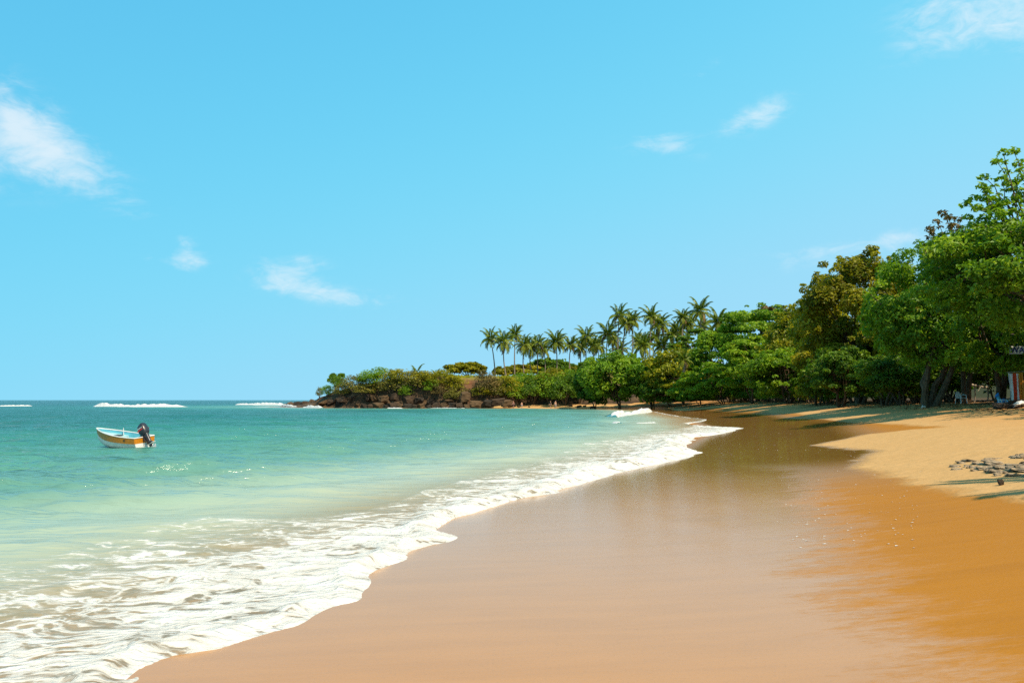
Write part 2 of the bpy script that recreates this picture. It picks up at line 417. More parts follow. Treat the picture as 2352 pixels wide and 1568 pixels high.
hgt = t.math('ADD', hgt, t.math('MULTIPLY', t.math('MULTIPLY', t.math('ADD', t.noise(pos, 7, 4, .6), t.math('MULTIPLY', t.noise(pos, 2.6, 3, .5), 2.4)), dryf), 3.0))
hgt = t.math('MULTIPLY', hgt, smoothwet)
bp = t.add('ShaderNodeBump', {'Height': hgt, 'Strength': .55, 'Distance': .012})
p = t.add('ShaderNodeBsdfPrincipled', {'Base Color': c, 'Roughness': rough, 'Specular IOR Level': spec, 'Normal': bp})
t.add('ShaderNodeOutputMaterial', {0: p}); SAND = m
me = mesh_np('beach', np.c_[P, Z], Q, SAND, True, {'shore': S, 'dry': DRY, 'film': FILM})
tag(link('beach', me), 'sandy beach curving along the bay, wet near the water', kind='structure')

# ------------------------------------------------------------------ sea
SEA_NA = 640
P, Q, RR = polar(3.0, 9000, 960, -62, 50, SEA_NA)
SF = sdist(P, fine, back); S2 = land_s(P)
sandz = zground(P, S2)
keep_v = SF < .6 + RR * .02
kq = keep_v[Q].all(1); Q = Q[kq]
used = np.unique(Q); remap = np.full(len(P), -1); remap[used] = np.arange(len(used))
P, RR, SF, S2, sandz = P[used], RR[used], SF[used], S2[used], sandz[used]; Q = remap[Q]
outer_px = [(-300, 1420), (0, 1300), (180, 1262), (390, 1205), (500, 1196), (610, 1192), (720, 1188), (830, 1172), (940, 1142), (1040, 1108), (1160, 1078), (1260, 1050), (1350, 1018), (1430, 1003), (1520, 990), (1570, 981), (1600, 976)]
outer = [plane(*p) for p in outer_px]
oq = np.array(outer)
dO = np.full(len(P), 1e9)
for i in range(len(oq) - 1):
    a, b = oq[i], oq[i + 1]; ab = b - a
    tt = np.clip(((P - a) @ ab) / (ab @ ab), 0, 1); dO = np.minimum(dO, np.hypot(*(P - a - tt[:, None] * ab).T))
zone = sdist(P, list(map(tuple, fine[(fine[:, 1] > 1.0) & (fine[:, 1] < 62)])) + outer[::-1] + [(-9, 1)])
inside = zone > 0
dF = np.maximum(-SF, 0)
ratio = np.where(inside, dO / (dO + dF + 1e-6), 0.0)
q3 = np.c_[P, np.zeros(len(P))]
big = fbm(q3 * np.array([.55, .9, 1]), 4, 41)
cov = np.where(inside, .455 + .40 * ratio ** .9, 0)
cov = np.maximum(cov, .30 * np.exp(-dO / (.6 + .045 * RR)) * (SF < 0) * sstep(P[:, 1], 60, 30))
cov = cov + big * .16 * (cov > .05)
edge = np.exp(-dF / np.clip(.10 + RR * .006, .1, .8))
cov = np.maximum(cov, edge * .88 * sstep(P[:, 1], 175, 120))
near_left = sstep(P[:, 1], 9.5, 6.0) * sstep(P[:, 0], -1.5, -3.2)
cov = cov - .04 * near_left * inside * (1 - edge)
shal = sstep(-S2, 30, 8) * sstep(RR, 70, 20)
# waves
zz = np.zeros(len(P)); sp = RR * (math.log(9000 / 3.0) / 960)
spx = np.maximum(sp, RR * math.radians(112) / SEA_NA)
wr = np.random.default_rng(11); att = sstep(-S2, .5, 14)
for lam, amp, n, spread in ((16, .045, 4, .3), (8, .075, 5, .35), (4.5, .090, 7, .45), (2.3, .072, 9, .55), (1.2, .038, 10, .8), (.6, .014, 10, 1.1)):
    warps = [1.6 * fbm(q3 * (.35 / lam), 2, int(wr.integers(1000))) for _ in range(2)]
    for _ in range(n):
        th = -1.42 + wr.normal() * spread * .6; l_ = lam * wr.uniform(.75, 1.3)
        k = 2 * math.pi / l_; ph = k * (P[:, 0] * math.cos(th) + P[:, 1] * math.sin(th)) + wr.uniform(0, 6.28)
        ph = ph + warps[_ % 2] * wr.choice((-1, 1))
        g = sstep(l_ / sp, 2.5, 5)
        zz += amp * wr.uniform(.5, 1) * (np.sin(ph) + .35 * np.sin(2 * ph)) * g / math.sqrt(n) * 1.5
zz *= np.clip(att, .12, 1)
bp0 = plane(332, 1029); zz *= 1 - .8 * np.exp(-(np.hypot(P[:, 0] - bp0[0] + 1, P[:, 1] - bp0[1] - .5) / 5.0) ** 2)
# low swells standing up near the beach
sw = np.sin((S2 + 1.2 * fbm(q3 * .12, 3, 77) * 3) * 2 * math.pi / 5.5)
zz += .05 * np.maximum(sw, 0) ** 2 * sstep(-S2, 2, 6) * sstep(-S2, 20, 10)
bore_h = np.interp(P[:, 1], [4, 10, 17, 24, 30, 40, 60, 120], [.035, .05, .08, .15, .22, .14, .06, .05])
lump = .6 + .8 * vnoise(q3 * np.array([2.2, 2.2, 1]), 51)
zz += bore_h * lump * np.exp(-((dF - 5 * bore_h) / (4 * bore_h)) ** 2) * (SF < 0)
zz += .05 * np.clip(cov, 0, 1) * (fbm(q3 * 4.2, 3, 61) * .7 + .25)
th_ = np.where(SF < 0, .035 * (1 - np.exp(-dF / .10)), -.12 * SF)
zz = np.maximum(zz * (SF < 0), sandz + th_) if False else np.where(SF < 0, np.maximum(zz * np.clip(dF / .25, 0, 1), sandz + th_), sandz + th_)
depth = np.maximum(zz * .3 - sandz, 0)

m, t = new_mat('sea_water')
geo = t.add('ShaderNodeNewGeometry'); pos = geo.outputs['Position']
dep, cv = t.attr('depth'), t.attr('cover')
tone = t.noise(t.vmul(pos, (.5, 1, 1)), .045, 4, .55)
dep2 = t.math('MULTIPLY', dep, t.lin(tone, .3, .7, .90, 1.10))
body = t.ramp(t.math('POWER', t.math('DIVIDE', dep2, 9.0, clamp=True), .5),
    [(0, (.36, .25, .125)), (.095, (.38, .305, .175)), (.145, (.31, .325, .235)), (.20, (.195, .272, .22)), (.26, (.086, .195, .160)), (.37, (.052, .185, .142)), (.50, (.024, .140, .115)), (.64, (.014, .102, .092)), (1, (.008, .066, .068))])
rpl = t.noise(t.vmul(pos, (.55, 1.15, 1)), 1.5, 6, .62, .5)
rpl2 = t.noise(t.vmul(pos, (.35, 1.3, 1)), .30, 6, .66, .3)
hgt = t.math('ADD', t.math('MULTIPLY', rpl, .24), t.math('MULTIPLY', rpl2, 2.0))
hgt = t.math('ADD', hgt, t.math('MULTIPLY', t.noise(t.vmul(pos, (.35, 1.2, 1)), .09, 5, .6, .3), 4.0))
calm = t.smooth(dep, .0, .9, .16, 1.0)
bp = t.add('ShaderNodeBump', {'Height': t.math('MULTIPLY', hgt, calm), 'Strength': .85, 'Distance': .6})
dif = t.add('ShaderNodeBsdfDiffuse', {0: body, 'Normal': bp})
trn = t.add('ShaderNodeBsdfTransparent', {0: (.93, .97, .93, 1)})
opac = t.smooth(dep2, .0, .30, .30, 1.0)
b1 = t.add('ShaderNodeMixShader', {0: opac, 1: trn, 2: dif})
gl = t.add('ShaderNodeBsdfGlossy', {0: (1, 1, 1, 1), 'Roughness': .15, 'Normal': bp})
fr = t.add('ShaderNodeFresnel', {'IOR': 1.33, 'Normal': bp})
b2 = t.add('ShaderNodeMixShader', {0: t.math('MULTIPLY', fr.outputs[0], t.smooth(dep, .0, .6, .35, .85)), 1: b1, 2: gl})
# foam: torn lace pulled along the shore
wn = t.add('ShaderNodeTexNoise', {'Vector': pos}); wn.inputs['Scale'].default_value = 1.1; wn.inputs['Detail'].default_value = 4
warp = t.add('ShaderNodeVectorMath', {0: pos, 1: t.vmul(wn.outputs['Color'], (1.1, .8, 0))}, operation='ADD').outputs[0]
strv = t.vmul(warp, (.85, 1.6, 0))
def web(scale, wdt):
    v = t.add('ShaderNodeTexVoronoi', {'Vector': strv}, feature='DISTANCE_TO_EDGE'); v.inputs['Scale'].default_value = scale
    return t.smooth(v.outputs['Distance'], 0, wdt, 1, 0)
lace = t.math('ADD', t.math('MULTIPLY', web(2.0, .24), .45), t.math('MULTIPLY', web(5.5, .30), .34))
cloudy = t.noise(strv, 1.3, 9, .68, .8)
cl2 = t.noise(strv, 6.5, 5, .62, .9)
pat = t.math('ADD', t.math('MULTIPLY', lace, .95), t.math('MULTIPLY', t.math('SUBTRACT', cloudy, .5), 2.2))
pat = t.math('ADD', pat, t.math('MULTIPLY', t.math('SUBTRACT', cl2, .5), 1.5))
lev = t.math('ADD', pat, t.math('MULTIPLY', t.math('SUBTRACT', cv, .76), 2.2))
thin = t.math('MULTIPLY', t.smooth(lev, -.55, .15), .20)
fm = t.math('MULTIPLY', t.math('MAXIMUM', thin, t.smooth(lev, -.10, .42)), t.smooth(cv, .02, .25))
bubble = t.noise(pos, 26, 4, .7)
fm = t.math('MULTIPLY', fm, t.smooth(t.math('ADD', bubble, t.math('MULTIPLY', fm, .5)), .38, .72, .62, 1.0))
fh = t.math('ADD', t.math('MULTIPLY', t.math('MINIMUM', lev, 1.0), .05), t.math('MULTIPLY', bubble, .016))
fb = t.add('ShaderNodeBump', {'Height': fh, 'Strength': .8, 'Distance': 1.0})
fcol = t.mix(t.smooth(cloudy, .3, .75), (.50, .465, .41, 1), (.64, .62, .585, 1))
fo = t.add('ShaderNodeBsdfPrincipled', {'Base Color': fcol, 'Roughness': .6, 'Specular IOR Level': .3, 'Normal': fb})
b3 = t.add('ShaderNodeMixShader', {0: fm, 1: b2, 2: fo})
t.add('ShaderNodeOutputMaterial', {0: b3}); SEA = m
me = mesh_np('sea', np.c_[P, zz], Q, SEA, True, {'depth': depth, 'cover': np.clip(cov, 0, 1)})
P_sea = np.c_[P, zz]
tag(link('sea', me), 'turquoise sea with white foam washing up the sand', kind='structure')

m, t = new_mat('sea_foam')
geo = t.add('ShaderNodeNewGeometry'); pos = geo.outputs['Position']
nz = t.noise(pos, 1.3, 6, .65); cvf = t.attr('cover')
fo = t.add('ShaderNodeBsdfPrincipled', {'Base Color': t.mix(nz, (.46, .46, .45, 1), (.56, .56, .55, 1)), 'Roughness': .7, 'Specular IOR Level': .2})
bb = t.add('ShaderNodeBump', {'Height': t.noise(pos, 2.5, 6, .7), 'Strength': .8, 'Distance': .3}); t.put(fo.inputs['Normal'], bb)
wa = t.add('ShaderNodeBsdfPrincipled', {'Base Color': (.014, .09, .075, 1), 'Roughness': .12, 'Specular IOR Level': .5})
mx = t.add('ShaderNodeMixShader', {0: t.smooth(t.math('ADD', cvf, t.math('MULTIPLY', t.math('SUBTRACT', nz, .5), 1.1)), .35, .55), 1: wa, 2: fo})
t.add('ShaderNodeOutputMaterial', {0: mx}); FOAM = m
def breaker(px_pts, height, width, seed, label, roll=.35, body=1.0):
    """a wave ridge along a plan line: swelling back, foaming crest and front"""
    line = resample(catmull([plane(*p) for p in px_pts], 8), max(.25, height * .4)); n, mm = len(line), 15
    tg = np.gradient(line, axis=0); tg /= np.linalg.norm(tg, axis=1)[:, None]; nr_ = np.c_[tg[:, 1], -tg[:, 0]]
    if nr_[:, 1].mean() > 0: nr_ = -nr_
    u = np.linspace(0, 1, n); taper = np.clip(np.minimum(u, 1 - u) * 9, 0, 1) ** .7
    w_ = np.linspace(-1, 1, mm); V, A = [], []
    for j, ww in enumerate(w_):
        prof = math.exp(-((ww - .15) / (.55 if ww < .15 else .38)) ** 2)
        nn_ = fbm(np.c_[line * .8 / max(height, .3), np.full(n, ww * 2)], 4, seed)
        hh = height * prof * taper * (.75 + .6 * fbm(np.c_[line * .12, np.zeros(n)], 2, seed + 3)) + height * .45 * nn_ * prof * taper
        off = width * ww + roll * height * prof + .15 * width * fbm(np.c_[line * .2, np.full(n, 3.)], 3, seed + 9)
        V.append(np.c_[line + nr_ * off[:, None], hh - .10]); A.append(np.full(n, (1.0 if ww > -.1 else .42) * body) * np.clip(taper * 1.3, 0, 1) - .25 * abs(ww))
    V = np.concatenate(V); i = np.arange(mm - 1)[:, None] * n + np.arange(n - 1)[None]
    me = mesh_np('breaking_wave', V, np.stack([i, i + 1, i + n + 1, i + n], -1).reshape(-1, 4), FOAM, True, {'cover': np.concatenate(A)})
    return tag(link('breaking_wave', me), label, kind='structure')
breaker([(222, 933), (300, 934), (380, 934.5), (445, 934.3)], 1.15, 2.6, 3, 'long white breaker near the horizon behind the boat')
breaker([(545, 929.5), (600, 930), (660, 930.5)], 1.0, 2.6, 4, 'white breaker rolling onto the tip of the headland')
breaker([(-60, 932.5), (0, 932.6), (75, 932)], .5, 2.0, 5, 'thin white breaker at the left edge near the horizon', body=.8)
breaker([(1393, 958), (1420, 954), (1455, 949), (1486, 945)], .85, 1.6, 6, 'small wave breaking where the bay beach curves round', roll=.6)
breaker([(1452, 972), (1475, 971.5), (1500, 970)], .28, .9, 8, 'small white wave crest before the curve of the beach')
breaker([(1412, 970), (1421, 970.5), (1429, 971)], .25, .7, 9, 'tiny white wave crest in the shallows of the bay')
for k, (pts, hgt_) in enumerate([([(648, 933), (668, 934.5), (690, 935)], .9), ([(700, 936), (720, 936.5), (745, 937)], .7), ([(885, 937.5), (905, 937.8), (930, 938)], .35), ([(985, 937.5), (1030, 938), (1075, 937.8)], .28)]):
    breaker(pts, hgt_, 1.3, 20 + k, ['white foam splashing round the outermost rocks', 'white foam washing the low rocks near the tip', 'small foam line under the cave of the cliff', 'thin foam line along the boulders of the cliff'][k])

# ------------------------------------------------------------------ headland
m, t = new_mat('headland_rock_and_soil')
geo = t.add('ShaderNodeNewGeometry'); pos = geo.outputs['Position']; nrm = t.add('ShaderNodeSeparateXYZ', {0: geo.outputs['Normal']})
pz_ = t.add('ShaderNodeSeparateXYZ', {0: pos})
strata = t.noise(t.vmul(pos, (.10, .10, 1.7)), 1.0, 6, .6, .5); blot = t.noise(pos, .35, 5, .6); fineg = t.noise(pos, 2.2, 6, .65)
rock = t.ramp(strata, [(.30, (0.024, 0.016, 0.011)), (.45, (0.066, 0.042, 0.024)), (.58, (0.132, 0.081, 0.041)), (.75, (0.054, 0.037, 0.025))])
rock = t.mix(t.smooth(fineg, .35, .7), t.mix(1.0, rock, (.55, .55, .55, 1), 'MULTIPLY'), rock)
grass = t.ramp(fineg, [(.3, (.07, .075, .012)), (.5, (.15, .125, .025)), (.7, (.16, .12, .03))])
red = t.mix(blot, (.10, .036, .012, 1), (.17, .068, .026, 1))
flat = t.smooth(nrm.outputs[2], .62, .80)
c = t.mix(t.math('MULTIPLY', flat, t.smooth(pz_.outputs[2], 3.0, 5.0)), rock, grass)
c = t.mix(t.math('MULTIPLY', t.attr('redsoil'), t.smooth(blot, .35, .6)), c, red)
c = t.mix(t.math('MULTIPLY', t.smooth(pz_.outputs[2], .9, .3), t.attr('sandy')), c, (.36, .24, .10, 1))
p = t.add('ShaderNodeBsdfPrincipled', {'Base Color': c, 'Roughness': .9, 'Specular IOR Level': .2})
t.put(p.inputs['Normal'], t.add('ShaderNodeBump', {'Height': t.math('ADD', strata, t.math('MULTIPLY', fineg, .5)), 'Strength': .7, 'Distance': .5}))
t.add('ShaderNodeOutputMaterial', {0: p}); HEAD = m
nx, ny = 300, 190
gx = np.linspace(-86, 62, nx); gy = 168 + 150 * np.linspace(0, 1, ny) ** 1.5
GX, GY = np.meshgrid(gx, gy, indexing='xy'); HP = np.c_[GX.ravel(), GY.ravel()]
def head_z(HP):
    s = land_s(HP); q = np.c_[HP, np.zeros(len(HP))]
    x = HP[:, 0]
    setb = np.interp(x, [-80, -40, -16, -6, -2, 3, 12, 18, 30, 60], [.3, .6, .8, 1.5, 4.5, 7.5, 8.5, 9, 12, 14])
    topz = np.interp(x, [-76, -60, -54, -50, -46, -40, -30, -18, -10, 2, 20, 60], [.1, .4, 1.2, 2.6, 4.0, 5.4, 7.0, 7.7, 7.3, 8.0, 8.5, 8.5])
    u = s - setb + fbm(q * .18, 3, 101) * 1.6
    cliff = np.interp(x, [-76, -55, -20, -4, 4, 60], [4.5, 4.5, 3.4, 6, 9, 11])
    z = topz * sstep(u, -.3, cliff) ** np.interp(x, [-20, 0], [.75, 1.1]) + .012 * np.maximum(u - cliff, 0)
    z = z + fbm(q * .3, 4, 103) * .55 * sstep(u, 0, 3) + fbm(q * .05, 2, 104) * .7 * sstep(u, 6, 14)
    z = np.where(s < 0, zprof(s) - .4, np.maximum(zprof(np.minimum(s, 9)) * .9 - .03, z - .05))
    return z, s
HZ, hs = head_z(HP)
hx = HP[:, 0]
redsoil = .7 * np.exp(-((hx + 9.5) / 3.0) ** 2) * sstep(hs, 1, 3) * sstep(HP[:, 1], 208, 200)
sandy = sstep(hx, -9, -2) * np.ones(len(hx))
i = np.arange(ny - 1)[:, None] * nx + np.arange(nx - 1)[None]
me = mesh_np('headland', np.c_[HP, HZ], np.stack([i, i + 1, i + nx + 1, i + nx], -1).reshape(-1, 4), HEAD, True, {'redsoil': redsoil, 'sandy': sandy})
tag(link('headland', me), 'low rocky headland closing the far side of the bay', kind='structure')
def hz(x, y):
    return max(float(head_z(np.array([[x, y]]))[0][0]), 0) if y > 182 and x < 60 else gz(x, y)

# ------------------------------------------------------------------ rocks
ROCK = []
for nm, cols in (('boulder_brown', [(.25, (0.013, 0.009, 0.006)), (.5, (0.043, 0.028, 0.017)), (.75, (0.082, 0.051, 0.028))]), ('boulder_orange', [(.25, (0.020, 0.013, 0.007)), (.5, (0.074, 0.044, 0.021)), (.75, (0.123, 0.076, 0.035))]),
                 ('boulder_dark', [(.25, (0.007, 0.006, 0.005)), (.5, (0.022, 0.017, 0.012)), (.75, (0.049, 0.035, 0.022))])):
    m, t = new_mat(nm); tcn = t.add('ShaderNodeTexCoord')
    nz = t.noise(t.vmul(tcn.outputs['Object'], (1, 1, 2.6)), 1.4, 7, .65, .5); c = t.ramp(nz, cols)
    p = t.add('ShaderNodeBsdfPrincipled', {'Base Color': c, 'Roughness': .88, 'Specular IOR Level': .25})
    t.put(p.inputs['Normal'], t.add('ShaderNodeBump', {'Height': nz, 'Strength': .9, 'Distance': .25})); t.add('ShaderNodeOutputMaterial', {0: p}); ROCK.append(m)
def rock_mesh(seed, mat, rough=.10, pts=16, boxy=.75, sub=2, name='boulder'):
    r = np.random.default_rng(seed); bm = bmesh.new()
    for _ in range(pts):
        v = r.uniform(-1, 1, 3); v = np.sign(v) * np.abs(v) ** boxy * np.array([1, 1, 1]); bm.verts.new(v)
    res = bmesh.ops.convex_hull(bm, input=bm.verts)
    bmesh.ops.delete(bm, geom=list({g for g in res['geom_interior'] + res['geom_unused'] if isinstance(g, bmesh.types.BMVert)}), context='VERTS')
    bmesh.ops.bevel(bm, geom=list(bm.edges), offset=.07, segments=1, affect='EDGES')
    bmesh.ops.triangulate(bm, faces=list(bm.faces))
    bmesh.ops.subdivide_edges(bm, edges=list(bm.edges), cuts=sub, use_grid_fill=True)
    co = np.array([v.co for v in bm.verts]); nn_ = fbm(co * 2.2 * np.array([1, 1, 2.2]), 4, seed)
    for v, k in zip(bm.verts, nn_): v.co += v.co.normalized() * float(k) * rough * 2
    me = bpy.data.meshes.new(name); bm.to_mesh(me); bm.free(); me.materials.append(mat); return me
def seat_(cx, bot, Y):
    yy_ = np.arange(182, 250, .5); pp = np.array([D(cx, bot, y_) for y_ in yy_]); z_, s_ = head_z(pp[:, :2])
    ok = np.where((z_ >= pp[:, 2] - .2) & (s_ > .3))[0]
    return float(yy_[ok[0]]) if len(ok) else Y
rock_lib = [rock_mesh(200 + k, ROCK[k % 3], .09, 13 + k % 5, .55 + .1 * (k % 3)) for k in range(9)]
def rock(px, py, Y, wd, ht, dp, k, label, group='boulders along the foot of the headland', zsink=.25, tilt=.18, rz=None):
    p = D(px, py, Y); o = link('boulder', rock_lib[k % 9])
    o.location = (p.x, p.y, max(0, p.z) - ht * zsink + ht * .5); o.scale = (wd / 2 * .85, dp / 2 * .85, ht / 2 * .95)
    r = random.Random(k * 7 + int(px)); o.rotation_euler = (r.uniform(-tilt, tilt), r.uniform(-tilt, tilt), r.uniform(0, 6.28) if rz is None else rz)
    return tag(o, label, 'rock', group)
ordn = ['first', 'second', 'third', 'fourth', 'fifth', 'sixth', 'seventh', 'eighth', 'ninth', 'tenth', 'eleventh', 'twelfth', 'thirteenth', 'fourteenth', 'fifteenth', 'sixteenth', 'seventeenth', 'eighteenth', 'nineteenth', 'twentieth', 'twenty-first', 'twenty-second', 'twenty-third', 'twenty-fourth', 'twenty-fifth', 'twenty-sixth', 'twenty-seventh', 'twenty-eighth', 'twenty-ninth', 'thirtieth', 'thirty-first', 'thirty-second', 'thirty-third', 'thirty-fourth', 'thirty-fifth', 'thirty-sixth', 'thirty-seventh', 'thirty-eighth', 'thirty-ninth', 'fortieth']
low = [(658, 932, 242, 3.2, 1.0), (672, 931, 238, 3.4, 1.6), (688, 930, 234, 4.5, 1.9), (704, 931, 228, 4.0, 1.8), (719, 931, 222, 4.6, 2.4), (737, 929, 216, 4.2, 2.3), (752, 933, 207, 4.4, 2.2), (770, 931, 205, 3.4, 2.6), (786, 933, 200, 4.0, 2.0), (803, 934, 197, 3.6, 1.8),
       (819, 935, 194, 2.4, 1.4), (836, 935, 192, 3.0, 1.6), (850, 936, 189, 2.2, 1.2), (868, 935, 189, 3.4, 1.7), (884, 936, 187, 2.0, 1.1), (902, 935, 188, 3.2, 1.5), (919, 936, 187, 2.4, 1.2), (936, 935, 187, 3.0, 1.3), (952, 936, 186, 2.2, 1.1), (969, 935, 187, 3.4, 1.7),
       (986, 935, 188, 2.4, 1.2), (1003, 935, 188, 3.4, 1.7), (1020, 935, 188, 2.8, 1.5), (1037, 935, 188, 3.0, 1.7), (1055, 935, 188, 2.6, 1.4), (1072, 936, 187, 2.3, 1.1)]
for k, (px, py, Y, wd, ht) in enumerate(low):
    rock(px, py, Y, wd, ht, wd * .8, k, f'{ordn[k]} brown boulder from the seaward tip along the waterline of the headland')
upper = [(742, 922, 214, 4.5, 1.4), (765, 919, 208, 5.0, 1.6), (790, 917, 203, 5.0, 2.2), (812, 919, 198, 3.2, 3.0), (838, 913, 197, 5.0, 3.2), (860, 911, 196, 4.0, 2.8), (885, 915, 194, 4.6, 3.6), (908, 912, 194, 3.8, 3.0), (935, 916, 193, 4.2, 2.8), (965, 918, 193, 4.4, 2.4), (995, 918, 194, 4.0, 2.2), (1030, 920, 193, 4.2, 1.8)]
for k, (px, py, Y, wd, ht) in enumerate(upper):
    rock(px, py + 6, seat_(px, py + 6, Y), wd * .78, ht * .78, wd * .8, k + 40 + (k % 2), f'{ordn[k]} large tawny rock from the tip, resting higher on the headland slope', 'large rocks on the headland slope', tilt=.3)
rock(1068, 924, 189, 3.6, 3.1, 3, 7, 'pale buff rectangular rock block standing on the boulders by the ledge', 'rock ledge by the little beach', zsink=.1, tilt=.06, rz=.2)
for k, (px, py, wd, ht) in enumerate([(1095, 934, 4.0, 1.9), (1118, 933, 4.4, 2.1), (1142, 932, 4.6, 2.2), (1164, 933, 4.0, 2.0), (1178, 935, 2.6, 1.2)]):
    rock(px, py, 187.5, wd, ht, 3.0, k + 31, f'{ordn[k]} block from the left in the low coral rock ledge', 'rock ledge by the little beach', zsink=.15, tilt=.06, rz=.1 * k)
for k, (px, py, wd, ht) in enumerate([(1192, 935, .9, .35), (1215, 934.5, .7, .3), (1310, 932.5, 1.3, .5), (1330, 934, 1.6, .5), (1343, 933, 1.2, .5), (1362, 935, 1.8, .6)]):
    rock(px, py, 180, wd, ht, wd, k + 60, f'{ordn[k]} small dark stone from the ledge along the far little beach', 'small stones on the far little beach', zsink=.3)

# ------------------------------------------------------------------ trees
def rand_dirs(n, r, zmin=-1.0):
    z = r.uniform(zmin, 1, n); a = r.uniform(0, 2 * math.pi, n); k = np.sqrt(1 - z * z)
    return np.c_[k * np.cos(a), k * np.sin(a), z]
def norm(v): return v / (np.linalg.norm(v, axis=1)[:, None] + 1e-9)
def leaf_quads(pos, nrm, L, r, wide=.5):
    n = len(pos); t0 = norm(np.cross(nrm, r.normal(size=(n, 3)))); b = np.cross(nrm, t0)
    L = (L * r.uniform(.6, 1.35, n))[:, None]
    a = pos - t0 * L * .5; c = pos + t0 * L * .5 - nrm * L * .12
    m1 = pos + b * L * wide * .5 + nrm * L * .10; m2 = pos - b * L * wide * .5 + nrm * L * .10
    V = np.stack([a, m1, c, m2], 1).reshape(-1, 3)
    return V, np.arange(4 * n).reshape(-1, 4)
def crown_points(r, rad, n_clump, n_leaf, clump_r, zmin=-.85, fill=.25, lumpy=.3, layers=0):
    """clump centres through the crown's volume and leaves gathered on each clump's upper shell"""
    rad = np.array(rad); d = rand_dirs(n_clump, r, zmin)
    lob = rand_dirs(7, r, -.2); amp = r.uniform(-.5, 1, 7)
    rr = 1 + lumpy * np.sum(amp[None] * np.exp(-((1 - d @ lob.T) / .18)), 1)
    rr = np.clip(rr, .62, 1.4)
    cen = d * (rr * r.uniform(.35, 1, n_clump) ** .33 * (1 - clump_r * .55))[:, None]
    if layers: cen[:, 2] = np.round(cen[:, 2] * layers) / layers + r.normal(0, .05, n_clump)
    cs = clump_r * r.uniform(.6, 1.45, n_clump)
    ns = int(n_clump * .9); sd_ = rand_dirs(ns, r, -.5)
    cen = np.concatenate([cen, sd_ * r.uniform(.92, 1.14, ns)[:, None]]); cs = np.concatenate([cs, clump_r * r.uniform(.22, .5, ns)]); n_clump += ns
    wgt = cs ** 2; idx = r.choice(n_clump, n_leaf, p=wgt / wgt.sum())
    dd = rand_dirs(n_leaf, r, -.75); shell = np.where(r.random(n_leaf) < fill, r.uniform(.2, .8, n_leaf), r.uniform(.78, 1.06, n_leaf))
    flat = .45 if layers else .72
    off = dd * (cs[idx] * shell)[:, None] * np.array([1, 1, flat])
    pos = (cen[idx] + off) * rad
    nrm = norm(dd * .55 + norm(cen[idx]) * .25 + np.array([0, 0, .45]) + r.normal(0, .45, (n_leaf, 3)))
    ctint = np.clip(r.normal(.45, .20, n_clump), 0, 1)
    tint = np.clip(ctint[idx] + r.normal(0, .16, n_leaf), 0, 1)
    return pos, nrm, tint, cen * rad
def crown_mesh(seed, rad, n_clump, n_leaf, leaf, kind, clump_r=.3, wide=.55, **kw):
    r = np.random.default_rng(seed); pos, nrm, tint, cen = crown_points(r, rad, n_clump, n_leaf, clump_r, **kw)
    V, Qd = leaf_quads(pos, nrm, leaf, r, wide)
    return mesh_np('crown', V, Qd, LEAF[kind], False, fattrs={'tint': tint}), cen
def limb(mb, a, b, ra, rb, r, sides=6, sag=.1, n=5):
    a, b = Vector(a), Vector(b); L = (b - a).length; pts, rad = [], []
    k1 = Vector(r.normal(0, 1, 3)) * L * .06
    for i in range(n):
        u = i / (n - 1); p = a.lerp(b, u) + k1 * math.sin(u * 3.14) + Vector((0, 0, sag * L * math.sin(u * 3.14)))
        if 0 < i < n - 1: p += Vector(r.normal(0, 1, 3)) * L * .018
        pts.append(p); rad.append(ra + (rb - ra) * u)
    mb.tube(pts, rad, sides); return pts
